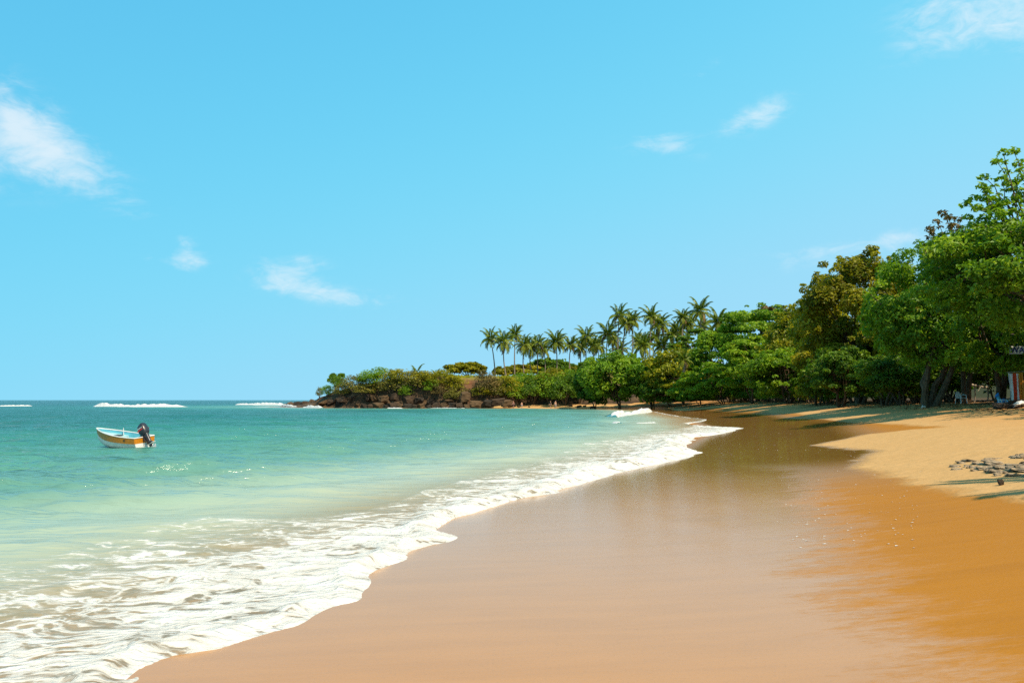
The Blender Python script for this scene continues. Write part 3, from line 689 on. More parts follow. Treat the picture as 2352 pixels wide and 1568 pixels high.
def make_tree(name, base, centre, rad, seed, kind, label, n_leaf, leaf, n_clump=60, clump_r=.25, stems=3, tr=.16, bark=BARK, tufts=None, tuft_kind=None, group=None, cat='tree', spread=.6, **kw):
    r = np.random.default_rng(seed); base = Vector(base); root = empty(name, base)
    wide = kw.pop('wide', .55); off = Vector(centre) - base
    pos_, nrm_, tint_, cen = crown_points(r, rad, n_clump, n_leaf, clump_r, **kw)
    mb = MB(); cl_ = cen[np.argsort(cen[:, 2])]
    for s_ in range(stems):
        a = 2 * math.pi * s_ / stems + r.uniform(0, 1)
        bx, by = math.cos(a) * spread * .4, math.sin(a) * spread * .4
        fork = Vector((off.x * .5 + bx * 2.2, off.y * .5 + by * 2.2, max(.3 * off.z, off.z - rad[2] * .75)))
        limb(mb, (bx * .5, by * .5, -.3), fork, tr * 1.25, tr * .8, r, 7, .03, 6)
        for _ in range(4):
            q = Vector(cl_[int(r.integers(len(cl_) // 4, len(cl_)))]) + off
            pts = limb(mb, fork, q, tr * .7, tr * .12, r, 5, .08, 5)
            for _ in range(2):
                q2 = Vector(cl_[int(r.integers(0, len(cl_)))]) + off
                if (q2 - pts[2]).length < rad[0] * 1.3: limb(mb, pts[2], q2, tr * .3, tr * .06, r, 4, .05, 4)
    if tufts is not None:                       # long bare branches ending in tufts, standing out of the crown
        TP, TN, TT = [], [], []
        for q in tufts:
            q = Vector(q) - base; start = off + (q - off) * .42 + Vector(r.normal(0, .3, 3))
            pts = limb(mb, start, q, .045, .014, r, 4, .06, 6)
            for j in (2, 3, 4, 5):
                nl = 34 if j == 5 else 12
                dd = rand_dirs(nl, r, -.6); p0 = np.array(pts[j]) + dd * np.array([.42, .42, .26]) * (.9 if j == 5 else .6) * r.uniform(.5, 1, nl)[:, None]
                TP.append(p0); TN.append(norm(dd * .5 + np.array([0, 0, .6]) + r.normal(0, .4, (nl, 3)))); TT.append(np.clip(r.normal(.5, .2, nl), 0, 1))
        pos_ = np.concatenate([pos_] + [q_ - np.array(off) for q_ in TP]); nrm_ = np.concatenate([nrm_] + TN); tint_ = np.concatenate([tint_] + TT)
    V, Qd = leaf_quads(pos_, nrm_, leaf, r, wide)
    link('crown', mesh_np('crown', V, Qd, LEAF[kind], False, fattrs={'tint': tint_}), root, off)
    mb.build('trunk', bark, root)
    return tag(root, label, cat, group)
def px_tree(cx, top, bot, hw, Y, kind, label, seed, n_leaf, leaf, base_dx=0, base_dy=0, dep=.9, **kw):
    c = D(cx, (top + bot) / 2, Y); rx = hw * Y / F; rz_ = (bot - top) / 2 * Y / F; leaf = max(leaf * 1.12, Y * .0040); n_leaf = int(n_leaf * 1.45)
    bx, by = c.x + base_dx, Y + base_dy; bz = hz(bx, by)
    return make_tree(kw.pop('name', 'beach_tree'), (bx, by, bz - .1), (c.x, Y, c.z), (rx, rx * dep, rz_), seed, kind, label, n_leaf, leaf, **kw)
tf = lambda pts, Y: [D(x, y, Y + (k % 3 - 1) * .8) for k, (x, y) in enumerate(pts)]
BT = 'trees behind the right side of the beach'
px_tree(2400, 470, 778, 235, 44, 'green', 'tallest tree at the right edge, bare upper branches tipped with leaf tufts', 301, 19000, .26, 1.5, 2, n_clump=120, clump_r=.2, stems=3, tr=.24, group=BT,
    tufts=tf([(2305, 352), (2328, 348), (2262, 408), (2255, 428), (2290, 372), (2340, 375), (2268, 440), (2300, 412), (2238, 455), (2246, 478), (2280, 462), (2320, 420), (2345, 410), (2222, 500), (2260, 500), (2300, 470), (2330, 460), (2215, 470), (2350, 440)], 44))
px_tree(2235, 560, 720, 95, 55, 'bronze', 'brown-leaved twiggy tree poking into the sky between two green crowns', 302, 4200, .24, 1, 3, n_clump=45, clump_r=.26, stems=2, tr=.15, group=BT,
    tufts=tf([(2135, 525), (2150, 510), (2165, 490), (2180, 500), (2140, 545), (2128, 565), (2150, 575), (2165, 545), (2190, 520), (2130, 580), (2200, 505), (2175, 560)], 54))
px_tree(2172, 562, 885, 165, 57, 'green', 'broad deep green tree with leaning stems above the white chair', 303, 25000, .25, -1.2, .5, n_clump=120, clump_r=.2, stems=4, tr=.22, group=BT, spread=1.2)
px_tree(2300, 640, 890, 110, 52, 'green', 'dense green tree beside the shack at the right edge', 304, 10000, .24, 1.5, 3, n_clump=70, clump_r=.24, stems=2, tr=.2, group=BT)
px_tree(1990, 585, 900, 135, 78, 'olive', 'big rounded tree with olive yellow leaves against the sky', 305, 34000, .32, 0, 2, n_clump=120, clump_r=.2, stems=4, tr=.2, group=BT, spread=1.2)
px_tree(2075, 660, 900, 90, 79, 'green', 'green tree squeezed between the olive tree and the leaning-stemmed tree', 306, 15000, .24, 0, 2, n_clump=70, stems=3, tr=.18, group=BT)
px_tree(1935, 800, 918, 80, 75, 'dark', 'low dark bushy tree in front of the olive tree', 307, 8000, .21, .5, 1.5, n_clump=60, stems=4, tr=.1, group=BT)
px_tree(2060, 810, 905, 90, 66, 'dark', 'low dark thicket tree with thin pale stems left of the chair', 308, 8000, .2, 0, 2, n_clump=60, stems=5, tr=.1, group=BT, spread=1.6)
px_tree(1890, 680, 880, 64, 92, 'yellow', 'slim yellow-green tree with long twigs left of the olive tree', 309, 9500, .27, .6, 1, n_clump=45, clump_r=.3, stems=2, tr=.13, group=BT,
    tufts=tf([(1845, 655), (1860, 660), (1876, 640), (1890, 634), (1852, 698), (1868, 700), (1885, 655), (1902, 648), (1840, 712), (1915, 650)], 92))
px_tree(1838, 712, 890, 84, 108, 'yellow', 'yellow-green tree in the middle of the tree belt', 310, 13000, .3, 1, 2, n_clump=70, stems=3, tr=.16, group=BT)
px_tree(1885, 800, 922, 66, 88, 'olive', 'olive shrubby tree at the sand edge under the slim twiggy tree', 311, 6500, .24, 0, 1, n_clump=50, stems=4, tr=.1, group=BT)
px_tree(1745, 703, 850, 92, 128, 'green', 'deep green tree with flat layered branches on the skyline', 312, 13000, .36, 2, 3, n_clump=80, stems=2, tr=.2, group=BT, layers=3)
px_tree(1785, 700, 800, 42, 142, 'bronze', 'far grey-green crown just showing above the layered tree', 313, 3000, .42, 0, 0, n_clump=30, stems=2, tr=.2, group=BT)
px_tree(1800, 800, 918, 88, 104, 'light', 'bright green bushy tree hanging over the sunlit sand patch', 314, 10000, .27, 1, 1.5, n_clump=70, stems=4, tr=.1, group=BT)
px_tree(1715, 780, 915, 72, 122, 'light', 'bright fresh green tree left of the sunlit sand patch', 315, 8500, .3, 1.5, 2, n_clump=60, stems=3, tr=.12, group=BT, layers=4)
px_tree(1655, 760, 890, 62, 146, 'green', 'deep green round tree between the palms and the fresh green tree', 316, 6000, .36, 2, 2, n_clump=50, stems=2, tr=.16, group=BT)
px_tree(1640, 838, 925, 72, 140, 'light', 'low light green tree drooping over the back of the beach', 317, 7500, .3, 2, 1, n_clump=55, stems=3, tr=.1, group=BT)
px_tree(1560, 800, 922, 78, 160, 'yellow', 'round tree with sunny yellow top below the tallest palms', 318, 7000, .40, 1.5, 2, n_clump=60, stems=3, tr=.16, group=BT)
px_tree(1585, 762, 818, 48, 166, 'dark', 'flat-topped dark green tree among the tall palm trunks', 319, 2800, .42, 1.5, 2, n_clump=26, stems=1, tr=.2, group=BT, layers=2)
px_tree(1492, 828, 928, 62, 168, 'green', 'middle-sized green tree in the corner of the bay', 320, 6000, .40, 1, 2, n_clump=50, stems=3, tr=.14, group=BT)
px_tree(1415, 808, 932, 74, 171, 'green', 'big dark green dome-shaped tree where the beach meets the headland', 321, 8500, .42, 1, 2, n_clump=70, stems=3, tr=.18, group=BT)
px_tree(1362, 825, 934, 42, 177, 'dark', 'narrow dark tree at the left side of the dome-shaped tree', 322, 4500, .40, .5, 1, n_clump=40, stems=2, tr=.14, group=BT)
px_tree(1600, 870, 928, 60, 150, 'green', 'low green bush along the sand under the round yellow-topped tree', 323, 4500, .3, 1, 1, n_clump=40, stems=3, tr=.08, group=BT)
px_tree(1530, 872, 930, 55, 160, 'dark', 'low dark bush along the sand in the corner of the bay', 324, 4000, .32, 1, 1, n_clump=36, stems=3, tr=.08, group=BT)
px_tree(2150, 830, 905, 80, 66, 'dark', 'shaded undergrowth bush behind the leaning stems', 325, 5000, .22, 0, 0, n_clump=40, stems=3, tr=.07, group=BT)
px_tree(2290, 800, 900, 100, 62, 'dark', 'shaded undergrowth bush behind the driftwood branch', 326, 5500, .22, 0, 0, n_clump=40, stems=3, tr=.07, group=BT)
for k, (x, y, h_, rr_) in enumerate([(27.5, 25.5, 11, 4.3), (30, 33, 12, 4.8)]):
    make_tree('beach_tree', (x, y, gz(x, y) - .1), (x, y, h_ - 4.0), (rr_, rr_, 4.2), 330 + k, 'green', f'{ordn[k]} leafy tree beyond the right edge, shading the upper beach', 5000, .34, n_clump=50, stems=2, tr=.2, group='shade trees beyond the right edge of the view')

# shrubs on the headland: built once per kind, then copied
lib = {}
for k, kd in enumerate(('grape', 'green', 'olive', 'dark', 'bronze', 'light')):
    for j in range(2):
        lib[(kd, j)] = crown_mesh(400 + k * 5 + j, (1, 1, 1), 34, 2300, .125, kd, .34, zmin=-.5)[0]
mb = MB(); r_ = np.random.default_rng(5)
for s_ in range(5):
    a = s_ * 1.3; limb(mb, (math.cos(a) * .05, math.sin(a) * .05, -1.0), (math.cos(a) * .55, math.sin(a) * .55, .35), .045, .012, r_, 5, .1, 5)
shrub_stem = mb.build('stem', BARK); shrub_stem_me = shrub_stem.data; bpy.data.objects.remove(shrub_stem)
def seat(cx, bot, Y):
    """nearest distance at which the headland's slope reaches this height"""
    yy_ = np.arange(182, 250, .5); pp = np.array([D(cx, bot, y_) for y_ in yy_]); z_, s_ = head_z(pp[:, :2])
    ok = np.where((z_ >= pp[:, 2] - .2) & (s_ > .5))[0]
    return float(yy_[ok[0]]) if len(ok) else Y
def shrub(cx, top, bot, hw, Y, kind, label, group='shrubs covering the headland', name='shrub'):
    Y = seat(cx, bot, Y)
    c = D(cx, (top + bot) / 2, Y); rx = hw * Y / F; rz_ = (bot - top) / 2 * Y / F
    root = empty(name, (c.x, c.y, c.z - rz_), random.uniform(0, 6.28)); root.scale = (rx, rx * .9, rz_)
    link('crown', lib[(kind, random.randint(0, 1))], root, (0, 0, 1)); link('stem', shrub_stem_me, root, (0, 0, 1))
    return tag(root, label, 'shrub', group)
hs_ = [(734, 888, 914, 9, 220, 'grape'), (752, 884, 912, 16, 214, 'green'), (775, 862, 900, 20, 212, 'dark'), (790, 880, 912, 26, 206, 'grape'), (812, 860, 902, 30, 206, 'grape'), (842, 878, 910, 32, 198, 'grape'), (845, 855, 890, 30, 206, 'light'), (872, 845, 890, 36, 204, 'green'),
       (900, 866, 908, 30, 197, 'grape'), (915, 846, 892, 34, 203, 'olive'), (948, 850, 900, 32, 200, 'grape'), (935, 884, 914, 20, 194, 'green'), (975, 850, 895, 32, 202, 'olive'), (990, 868, 905, 24, 196, 'green'), (1010, 848, 892, 32, 202, 'olive'), (1012, 880, 912, 24, 193, 'bronze'),
       (1040, 862, 902, 30, 198, 'olive'), (1052, 885, 920, 24, 192, 'grape'), (1036, 895, 922, 18, 191, 'grape'), (1118, 855, 912, 30, 198, 'bronze'), (1140, 880, 920, 30, 194, 'grape'), (1105, 885, 915, 22, 194, 'olive'), (1160, 862, 915, 34, 197, 'olive'), (1180, 880, 926, 32, 192, 'green'),
       (1196, 858, 905, 34, 199, 'green'), (1225, 868, 928, 36, 193, 'dark'), (1232, 850, 900, 32, 201, 'light'), (1262, 858, 928, 36, 193, 'green'), (1270, 846, 895, 34, 202, 'olive'), (1298, 864, 930, 36, 190, 'dark'), (1305, 850, 905, 34, 200, 'green'), (1332, 846, 928, 34, 186, 'dark'), (1345, 840, 900, 30, 194, 'green')]
for k, h in enumerate(sorted(hs_)):
    look = {'grape': 'olive-brown round-leaved shrub', 'green': 'green leafy shrub', 'olive': 'yellowish olive shrub', 'dark': 'dark green shrub', 'bronze': 'dry greyish brown shrub', 'light': 'light green shrub'}[h[5]]
    shrub(*h, f'{look} on the headland, {ordn[k]} counting from the seaward tip')
for k, (cx, top, bot, hw, Y, kd) in enumerate([(1074, 832, 868, 40, 222, 'olive'), (1165, 842, 868, 34, 236, 'olive'), (1205, 838, 868, 44, 238, 'olive'), (1262, 822, 866, 44, 240, 'dark'), (1308, 838, 866, 44, 242, 'olive')]):
    px_tree(cx, top, bot, hw, Y, kd, ['flat-topped umbrella-shaped tree standing alone on the headland', 'low flat tree behind the left palm trunks', 'wide flat-crowned tree behind the palm row', 'tallest grey-green domed tree behind the palm row', 'rounded far tree behind the right end of the palm row'][k], 450 + k, 3200, .38,
            n_clump=34, clump_r=.3, stems=2, tr=.16, group='flat-crowned trees on the headland', dep=.8, zmin=-.2)
ug = np.random.default_rng(91); vy = np.r_[np.arange(64, 116, 2.6), np.arange(116, 160, 3.4)]
vy = np.r_[vy, np.arange(66, 150, 4.6), np.arange(44, 64, 1.8)]
ordn += [f'{t_}-{o_}' for t_ in ('forty', 'fifty', 'sixty', 'seventy') for o_ in ('first', 'second', 'third', 'fourth', 'fifth', 'sixth', 'seventh', 'eighth', 'ninth')]
ugi = np.argsort(vy)
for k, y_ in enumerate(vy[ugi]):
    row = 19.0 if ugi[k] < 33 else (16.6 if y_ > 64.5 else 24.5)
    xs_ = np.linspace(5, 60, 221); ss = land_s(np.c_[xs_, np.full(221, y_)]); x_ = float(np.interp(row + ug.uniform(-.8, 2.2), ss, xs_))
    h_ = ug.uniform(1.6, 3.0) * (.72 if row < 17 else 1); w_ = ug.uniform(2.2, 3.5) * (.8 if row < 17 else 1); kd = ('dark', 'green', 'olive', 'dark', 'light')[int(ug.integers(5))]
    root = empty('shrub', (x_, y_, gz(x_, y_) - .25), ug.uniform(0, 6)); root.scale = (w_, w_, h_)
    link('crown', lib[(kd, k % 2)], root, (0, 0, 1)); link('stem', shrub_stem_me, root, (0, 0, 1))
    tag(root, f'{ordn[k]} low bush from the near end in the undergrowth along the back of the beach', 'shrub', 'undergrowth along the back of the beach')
# two thin pale-trunked trees at the tip
px_tree(772, 857, 880, 18, 213, 'dark', 'small pale-trunked tree leaning out near the seaward tip', 460, 1100, .34, 1.5, 1, n_clump=14, stems=2, tr=.09, bark=TWIG, group='flat-crowned trees on the headland')
# dead branches
for k, (px, py, Y, sc) in enumerate([(925, 893, 192, 2.2), (1128, 872, 195, 2.0)]):
    p = D(px, py, Y); r = np.random.default_rng(470 + k); mb = MB()
    for _ in range(9):
        q = rand_dirs(1, r, -.4)[0] * sc; pts = limb(mb, (0, 0, 0), q, .07, .02, r, 4, .1, 5)
        limb(mb, pts[2], Vector(pts[2]) + Vector(rand_dirs(1, r, -.2)[0]) * sc * .5, .035, .012, r, 4, .05, 4)
    o = mb.build('dead_branch', TWIG, loc=p); tag(o, ['bare whitish dead branches in front of the headland shrubs', 'bare grey dead branches beside the red soil gully'][k], 'branch', 'dead branches on the headland')

# ------------------------------------------------------------------ coconut palms
def frond_mesh(seed, L=3.7, droop=1.0, tintc=.5):
    r = np.random.default_rng(seed); n = 22; u = np.linspace(0, 1, n)
    ang = .25 - droop * u ** 1.5 * 1.35
    ds = L / (n - 1); x = np.r_[0, np.cumsum(np.cos(ang[:-1]) * ds)]; z = np.r_[0, np.cumsum(np.sin(ang[:-1]) * ds)]
    mb = MB(); mb.tube([(x[i], 0, z[i]) for i in range(0, n, 3)], [.05 * (1 - .85 * u[i]) for i in range(0, n, 3)], 3)
    V = [tuple(v) for v in mb.v]; Fq = [f for f in mb.f if len(f) == 4]; T = [tintc] * len(Fq)
    for i in range(2, n):
        uu = u[i]; ll = L * .24 * math.sin(min(1, uu * 1.15 + .12) * 2.75) ** .7 + .12
        tx, tz = math.cos(ang[i]), math.sin(ang[i])
        for sgn in (-1, 1):
            for sub in (0, .5):
                a = Vector((x[i] - tx * ds * sub, 0, z[i] - tz * ds * sub))
                fw = .55 + r.uniform(-.1, .15); dr = .55 + r.uniform(-.15, .3)
                d = Vector((fw * tx, sgn * .8, fw * tz - dr * .8)).normalized()
                tip = a + d * ll * r.uniform(.8, 1.1) + Vector((0, 0, -ll * .18)); mid = a + d * ll * .5
                wv = Vector((tx, 0, tz)) * .085
                k = len(V); V += [tuple(a), tuple(mid + wv), tuple(tip), tuple(mid - wv)]; Fq.append((k, k + 1, k + 2, k + 3)); T.append(min(1, max(0, tintc + r.normal(0, .15))))
    return mesh_np('frond', V, Fq, LEAF['palm'], False, fattrs={'tint': np.array(T)})
fr_up = [frond_mesh(500 + k, 3.6, .55 + .12 * k, .35 + .1 * k) for k in range(3)]
fr_mid = [frond_mesh(510 + k, 3.8, .95 + .12 * k, .5 + .08 * k) for k in range(3)]
fr_low = [frond_mesh(520 + k, 3.6, 1.15 + .1 * k, .75 + .08 * k) for k in range(3)]
fr_dead = [frond_mesh(530 + k, 3.3, 1.3 + .15 * k, .5) for k in range(2)]
for m_ in fr_dead: m_.materials[0] = LEAF['dead']
def palm(base, top, label, seed, scale=1.0, nf=24, group='coconut palms on the skyline', name='coconut_palm', lean=.35, tr=.17):
    r = random.Random(seed); base, top = Vector(base), Vector(top); root = empty(name, base)
    o = top - base; mb = MB(); n = 9; pts = []
    side = Vector((r.uniform(-1, 1), r.uniform(-1, 1), 0)) * lean
    for i in range(n):
        u = i / (n - 1); pts.append(Vector((o.x * u ** 1.3, o.y * u ** 1.3, o.z * u - .2)) + side * math.sin(u * 3.14))
    mb.tube(pts, [tr * (1.35 - .75 * (i / (n - 1)) ** .6) for i in range(n)], 7); mb.build('trunk', BARKG, root)
    for i in range(nf):
        u = (i + .5) / nf; a = i * 2.39996 + r.uniform(-.25, .25)
        pit = 1.25 - 2.15 * u + r.uniform(-.12, .12); lst = fr_up if u < .4 else fr_mid if u < .72 else fr_low if (u < .88 or r.random() < .4) else fr_dead + fr_dead[:1]
        f = link('frond', lst[r.randrange(3)], root, o + Vector((0, 0, -.25 * u)))
        s_ = scale * r.uniform(.85, 1.1); f.scale = (s_, s_, s_); f.rotation_euler = (r.uniform(-.25, .25), -pit, a)
    return tag(root, label, 'palm', group)
crop = lambda x, y: ((1780 + x * .4252) * 2352 / 3849, (1080 + y * .4252) * 2352 / 3849)
PL = [(150, 435, 190, 760, 206), (265, 462, 293, 785, 204), (368, 398, 363, 772, 210), (445, 490, 453, 768, 212), (508, 510, 525, 750, 216), (572, 478, 573, 755, 214), (620, 528, 625, 745, 222), (730, 465, 737, 765, 210), (862, 488, 866, 745, 212), (945, 508, 940, 725, 220), (998, 422, 995, 725, 214),
      (1060, 495, 1058, 690, 212), (1098, 500, 1106, 690, 222), (1185, 392, 1192, 690, 206), (1235, 445, 1240, 690, 216), (1287, 228, 1283, 690, 200), (1348, 300, 1338, 690, 206), (1412, 270, 1398, 690, 208), (1290, 530, 1285, 690, 220), (1495, 495, 1500, 700, 194), (1452, 450, 1448, 690, 214), (1572, 240, 1570, 700, 200), (1645, 312, 1634, 700, 206),
      (1605, 420, 1610, 690, 216), (1662, 495, 1662, 690, 204), (1742, 405, 1740, 690, 208), (1850, 248, 1852, 690, 198), (1902, 310, 1880, 690, 206), (2000, 188, 1978, 690, 190), (2022, 330, 1990, 690, 200), (2045, 445, 2030, 690, 194), (2165, 288, 2150, 690, 182), (2215, 350, 2200, 690, 190), (2130, 400, 2135, 690, 198), (1812, 370, 1810, 690, 212), (1530, 460, 1525, 690, 218)]
order = sorted(range(len(PL)), key=lambda k: PL[k][0])
for rank, k in enumerate(order):
    cx, cy, bx, by, Y = PL[k]; tp = D(*crop(cx, cy + 12), Y); bp_ = D(*crop(bx, by), Y)
    bz = min(bp_.z, hz(bp_.x, Y) if Y < 300 else 8)
    palm((bp_.x, Y + 1, bz - .3), tp, ('tallest of the coconut palms, ' if (cx, cy) == (2000, 188) else 'tall coconut palm, ' if cy < 320 else 'shorter coconut palm, ' if cy > 480 else 'slender coconut palm, ') + f'{ordn[rank]} crown from the left along the skyline', 600 + k, .95 + .14 * math.sin(k * 2.1), 18 + k * 7 % 5, lean=.2 + .5 * abs(math.sin(k * 1.3)))
# young palm and fan palms peeping out of the headland shrubs
p = D(957, 850, 200); palm((p.x, p.y, p.z - 3.0), (p.x, p.y, p.z - .6), 'young palm with a few upright fronds poking out of the headland shrubs', 650, .75, 7, 'young palms in the shrubs')
for k, (px, py, Y) in enumerate([(1005, 853, 198), (1028, 860, 196), (1570, 812, 140)]):
    p = D(px, py, Y); palm((p.x, p.y, p.z - 3.0), (p.x, p.y, p.z - .9), ['small bushy palm above the cave of the headland', 'small bushy palm left of the red soil gully', 'small bushy palm showing between round tree crowns'][k], 660 + k, .55, 20, 'young palms in the shrubs')
palm((15.9, 6.4, gz(15.9, 6.4) - .2), (14.5, 6.6, 8.0), 'coconut palm beyond the right edge casting its shadow on the sand', 690, 1.0, 22, 'coconut palm beside the camera', tr=.16)

# ------------------------------------------------------------------ the boat
ORANGE = simple('paint_orange', (.42, .150, .006), .35, .10, 5, spec=.5); WHITEP = simple('paint_white', (.56, .555, .54), .4, .08, 4)
BLUEP = simple('paint_light_blue', (.10, .38, .47), .5, .10, 4); PALE = simple('paint_pale_blue', (.26, .42, .44), .5, .08, 4)
BLACK = simple('motor_black', (.018, .020, .026), .35, .2, 8); REDP = simple('stripe_red', (.62, .02, .015), .4, .05, 4); DARKW = simple('hatch_dark', (.012, .018, .025), .6, .1, 4)
SILVER = simple('metal_grey', (.45, .44, .42), .35, .1, 10, .6); TXT = simple('lettering_white', (.5, .5, .49), .5, .03, 4); INK = simple('ink_dark', (.05, .035, .02), .7, .1, 9)
st = plane(332, 1029); near_ = np.hypot(P_sea[:, 0] - st[0] + 1.2, P_sea[:, 1] - st[1] - .5) < 1.3
boat = empty('motor_boat', (st[0], st[1], float(P_sea[near_, 2].mean()) + .07), 0); boat.scale = (.92, .92, .92)
L, W = 2.85, 1.18
boat.rotation_euler = (R(-5.0), R(-1.0), math.atan2(.40, -.92))          # bow points left and a little away
tag(boat, 'small orange and white open boat with light blue inside and black outboard motor, moored', 'boat')
def sect(u):
    hb = W / 2 * (1 - max(0, (u - .30) / .70) ** 2.4 * .97) * (.93 + .07 * min(1, u / .3)); sh = .42 + .30 * u ** 1.7
    return hb, sh
def ring(u, rows):
    hb, sh = sect(u); x = L * u + (.10 * u ** 3); kb = -.16 + .38 * max(0, (u - .55) / .45) ** 2.2; out = []
    for f, wf in rows: out.append((x + .16 * max(0, u - .6) * f, hb * wf, kb + (sh - kb) * f))
    return out
US = [0, .08, .18, .3, .42, .54, .66, .77, .86, .93, .975, 1.0]
low = [(0, .02), (.06, .55), (.20, .80), (.36, .90), (.56, .955)]; band = [(.555, .99), (.60, .995), (.80, 1.01), (.985, 1.03)]
def hull(rows, name, mat, parent, thick=0):
    mb = MB()
    for sg in (1, -1):
        rings = [[(x, y * sg, z) for x, y, z in ring(u, rows)] for u in US]; mb.loft(rings, close=False)
    return mb.build(name, mat, parent)
h_ = hull(low, 'hull', WHITEP, boat)
bd = hull(band, 'orange_band', ORANGE, boat)
for nm_, rows_, mt_ in (('transom', low + band[:1], WHITEP), ('transom_band', band, ORANGE)):
    mb = MB(); r0 = ring(0, rows_); mb.v += [(x - .003, y, z) for x, y, z in r0] + [(x - .003, -y, z) for x, y, z in r0]; n = len(r0)
    for i in range(n - 1): mb.f.append((i, i + 1, n + i + 1, n + i))
    mb.build(nm_, mt_, boat)
mb = MB()                                        # inside skin
ins = [(.985, .97), (.7, .93), (.42, .84), (.22, .6), (.14, .05)]
for sg in (1, -1): mb.loft([[(x + (.03 if u == 0 else 0) - (.05 if u > .9 else 0), y * sg, z) for x, y, z in ring(u, ins)] for u in US], close=False)
r0 = ring(0, ins); mb2n = len(mb.v); mb.v += [(x + .03, y, z) for x, y, z in r0] + [(x + .03, -y, z) for x, y, z in r0]; n = len(r0)
for i in range(n - 1): mb.f.append((mb2n + i, mb2n + i + 1, mb2n + n + i + 1, mb2n + n + i))
mb.build('inner_hull', BLUEP, boat)
mb = MB()                                        # white gunwale rail
for sg in (1, -1):
    pts = [Vector((ring(u, [(1.0, 1.0)])[0][0], sg * sect(u)[0], sect(u)[1] + .005)) for u in US]; mb.tube(pts, .026, 6)
mb.tube([Vector((0, sect(0)[0] * k, sect(0)[1] + .005)) for k in (-1, -.4, .4, 1)], .026, 6)
mb.build('gunwale', WHITEP, boat)
mb = MB(); fd = [u for u in US if u >= .54]; rg = []   # sunken foredeck
for u in fd:
    hb, sh = sect(u); x = L * u + (.10 * u ** 3) - (.06 if u > .9 else 0); z = sh - .13 - .06 * (1 - u); rg.append([(x, hb * .95, z), (x, -hb * .95, z)])
mb.loft(rg, close=False); mb.v += [(L * .54 + .02, sect(.54)[0] * .9, .1), (L * .54 + .02, -sect(.54)[0] * .9, .1)]; k = len(mb.v); mb.f.append((0, 1, k - 1, k - 2))
dk = mb.build('foredeck', PALE, boat); MB().box((L * .64, -.10, sect(.62)[1] - .135), (.20, .17, .012)).build('hatch', DARKW, dk)
MB().box((L * .36, 0, .24), (.13, W / 2 * .9, .018)).build('thwart', PALE, boat, bevel=.006)
MB().box((L * .16, 0, .16), (.12, W / 2 * .86, .016)).build('stern_thwart', BLUEP, boat, bevel=.006)
MB().tube([(L * .60, -.36, .30), (L * .62, -.40, .72)], .016, 6).build('rail_post', WHITEP, boat)
MB().box((.55, .0, .02), (.5, .42, .012)).build('floorboard', BLUEP, boat)
reg = empty('registration_mark', (0, 0, 0)); bpy.data.objects.remove(reg)
hbx, shx = sect(.22)
for k in range(3): MB().box((L * .22 - .045 * k, hbx * 1.012 + .004, shx - .12), (.016, .003, .035)).build('registration_mark', INK, boat, smooth=False)
# outboard, tilted up on the transom
mot = empty('outboard_motor', (-.05, -.02, .44)); mot.parent = boat; mot.rotation_euler = (0, R(29), R(-4))
def ell(x, z, rx, ry, n=14, sq=.75, tilt=0):
    o_ = []
    for k in range(n):
        a = 2 * math.pi * k / n; c_, s_ = math.cos(a), math.sin(a)
        px_, py_ = rx * math.copysign(abs(c_) ** sq, c_), ry * math.copysign(abs(s_) ** sq, s_); o_.append((x + px_, py_, z + px_ * tilt))
    return o_
MB().loft([ell(-.03, .08, .17, .125, sq=.6), ell(-.03, .15, .205, .160, sq=.55), ell(-.03, .24, .225, .170, sq=.5), ell(-.02, .40, .225, .168, sq=.5, tilt=-.05), ell(.0, .53, .205, .150, sq=.5, tilt=-.16), ell(.015, .585, .17, .12, sq=.55, tilt=-.22), ell(.02, .60, .11, .08, tilt=-.22)]).build('cowling', BLACK, mot)
MB().loft([ell(-.06, .10, .15, .10), ell(-.08, -.05, .13, .085), ell(-.10, -.24, .12, .07), ell(-.10, -.33, .13, .075)]).build('midsection', BLACK, mot)
mb = MB().loft([ell(-.10, -.33, .16, .10), ell(-.12, -.37, .19, .11)]); mb.loft([ell(-.11, -.37, .09, .045), ell(-.11, -.56, .085, .035)]); mb.build('lower_leg', BLACK, mot)
MB().box((-.21, 0, -.44), (.17, .085, .010)).build('anti_ventilation_plate', TXT, mot, bevel=.004)
MB().loft([ell(-.12, -.56, .085, .03), ell(-.12, -.62, .19, .06), ell(-.12, -.67, .19, .06), ell(-.10, -.80, .06, .010)]).build('gearcase', SILVER, mot)
mb = MB()
for k in range(3):
    a = k * 2.094; mb.box((-.34, math.cos(a) * .07, -.645 + math.sin(a) * .07), (.012, .035, .06), Matrix.Rotation(a - 1.57, 3, 'X'))
mb.build('propeller', SILVER, mot)
mb = MB().box((.06, .10, -.02), (.05, .02, .16)).box((.06, -.10, -.02), (.05, .02, .16)).box((.03, 0, .06), (.05, .11, .03)); mb.tube([(.07, .11, .02), (-.06, .11, -.26)], .018, 6); mb.build('clamp_bracket', BLACK, mot)
MB().tube([(.20, .02, .14), (.55, .06, .16)], .022, 7).build('tiller_handle', BLACK, mot)
MB().loft([[(x, .174, z + x * .0) for x, z in ((-.21, .305), (.18, .305))], [(x, .174, z) for x, z in ((-.21, .355), (.18, .355))]], close=False).build('red_stripe', REDP, mot, smooth=False)
MB().loft([[(x, -.174, z) for x, z in ((-.21, .305), (.18, .305))], [(x, -.174, z) for x, z in ((-.21, .355), (.18, .355))]], close=False).build('red_stripe', REDP, mot, smooth=False)
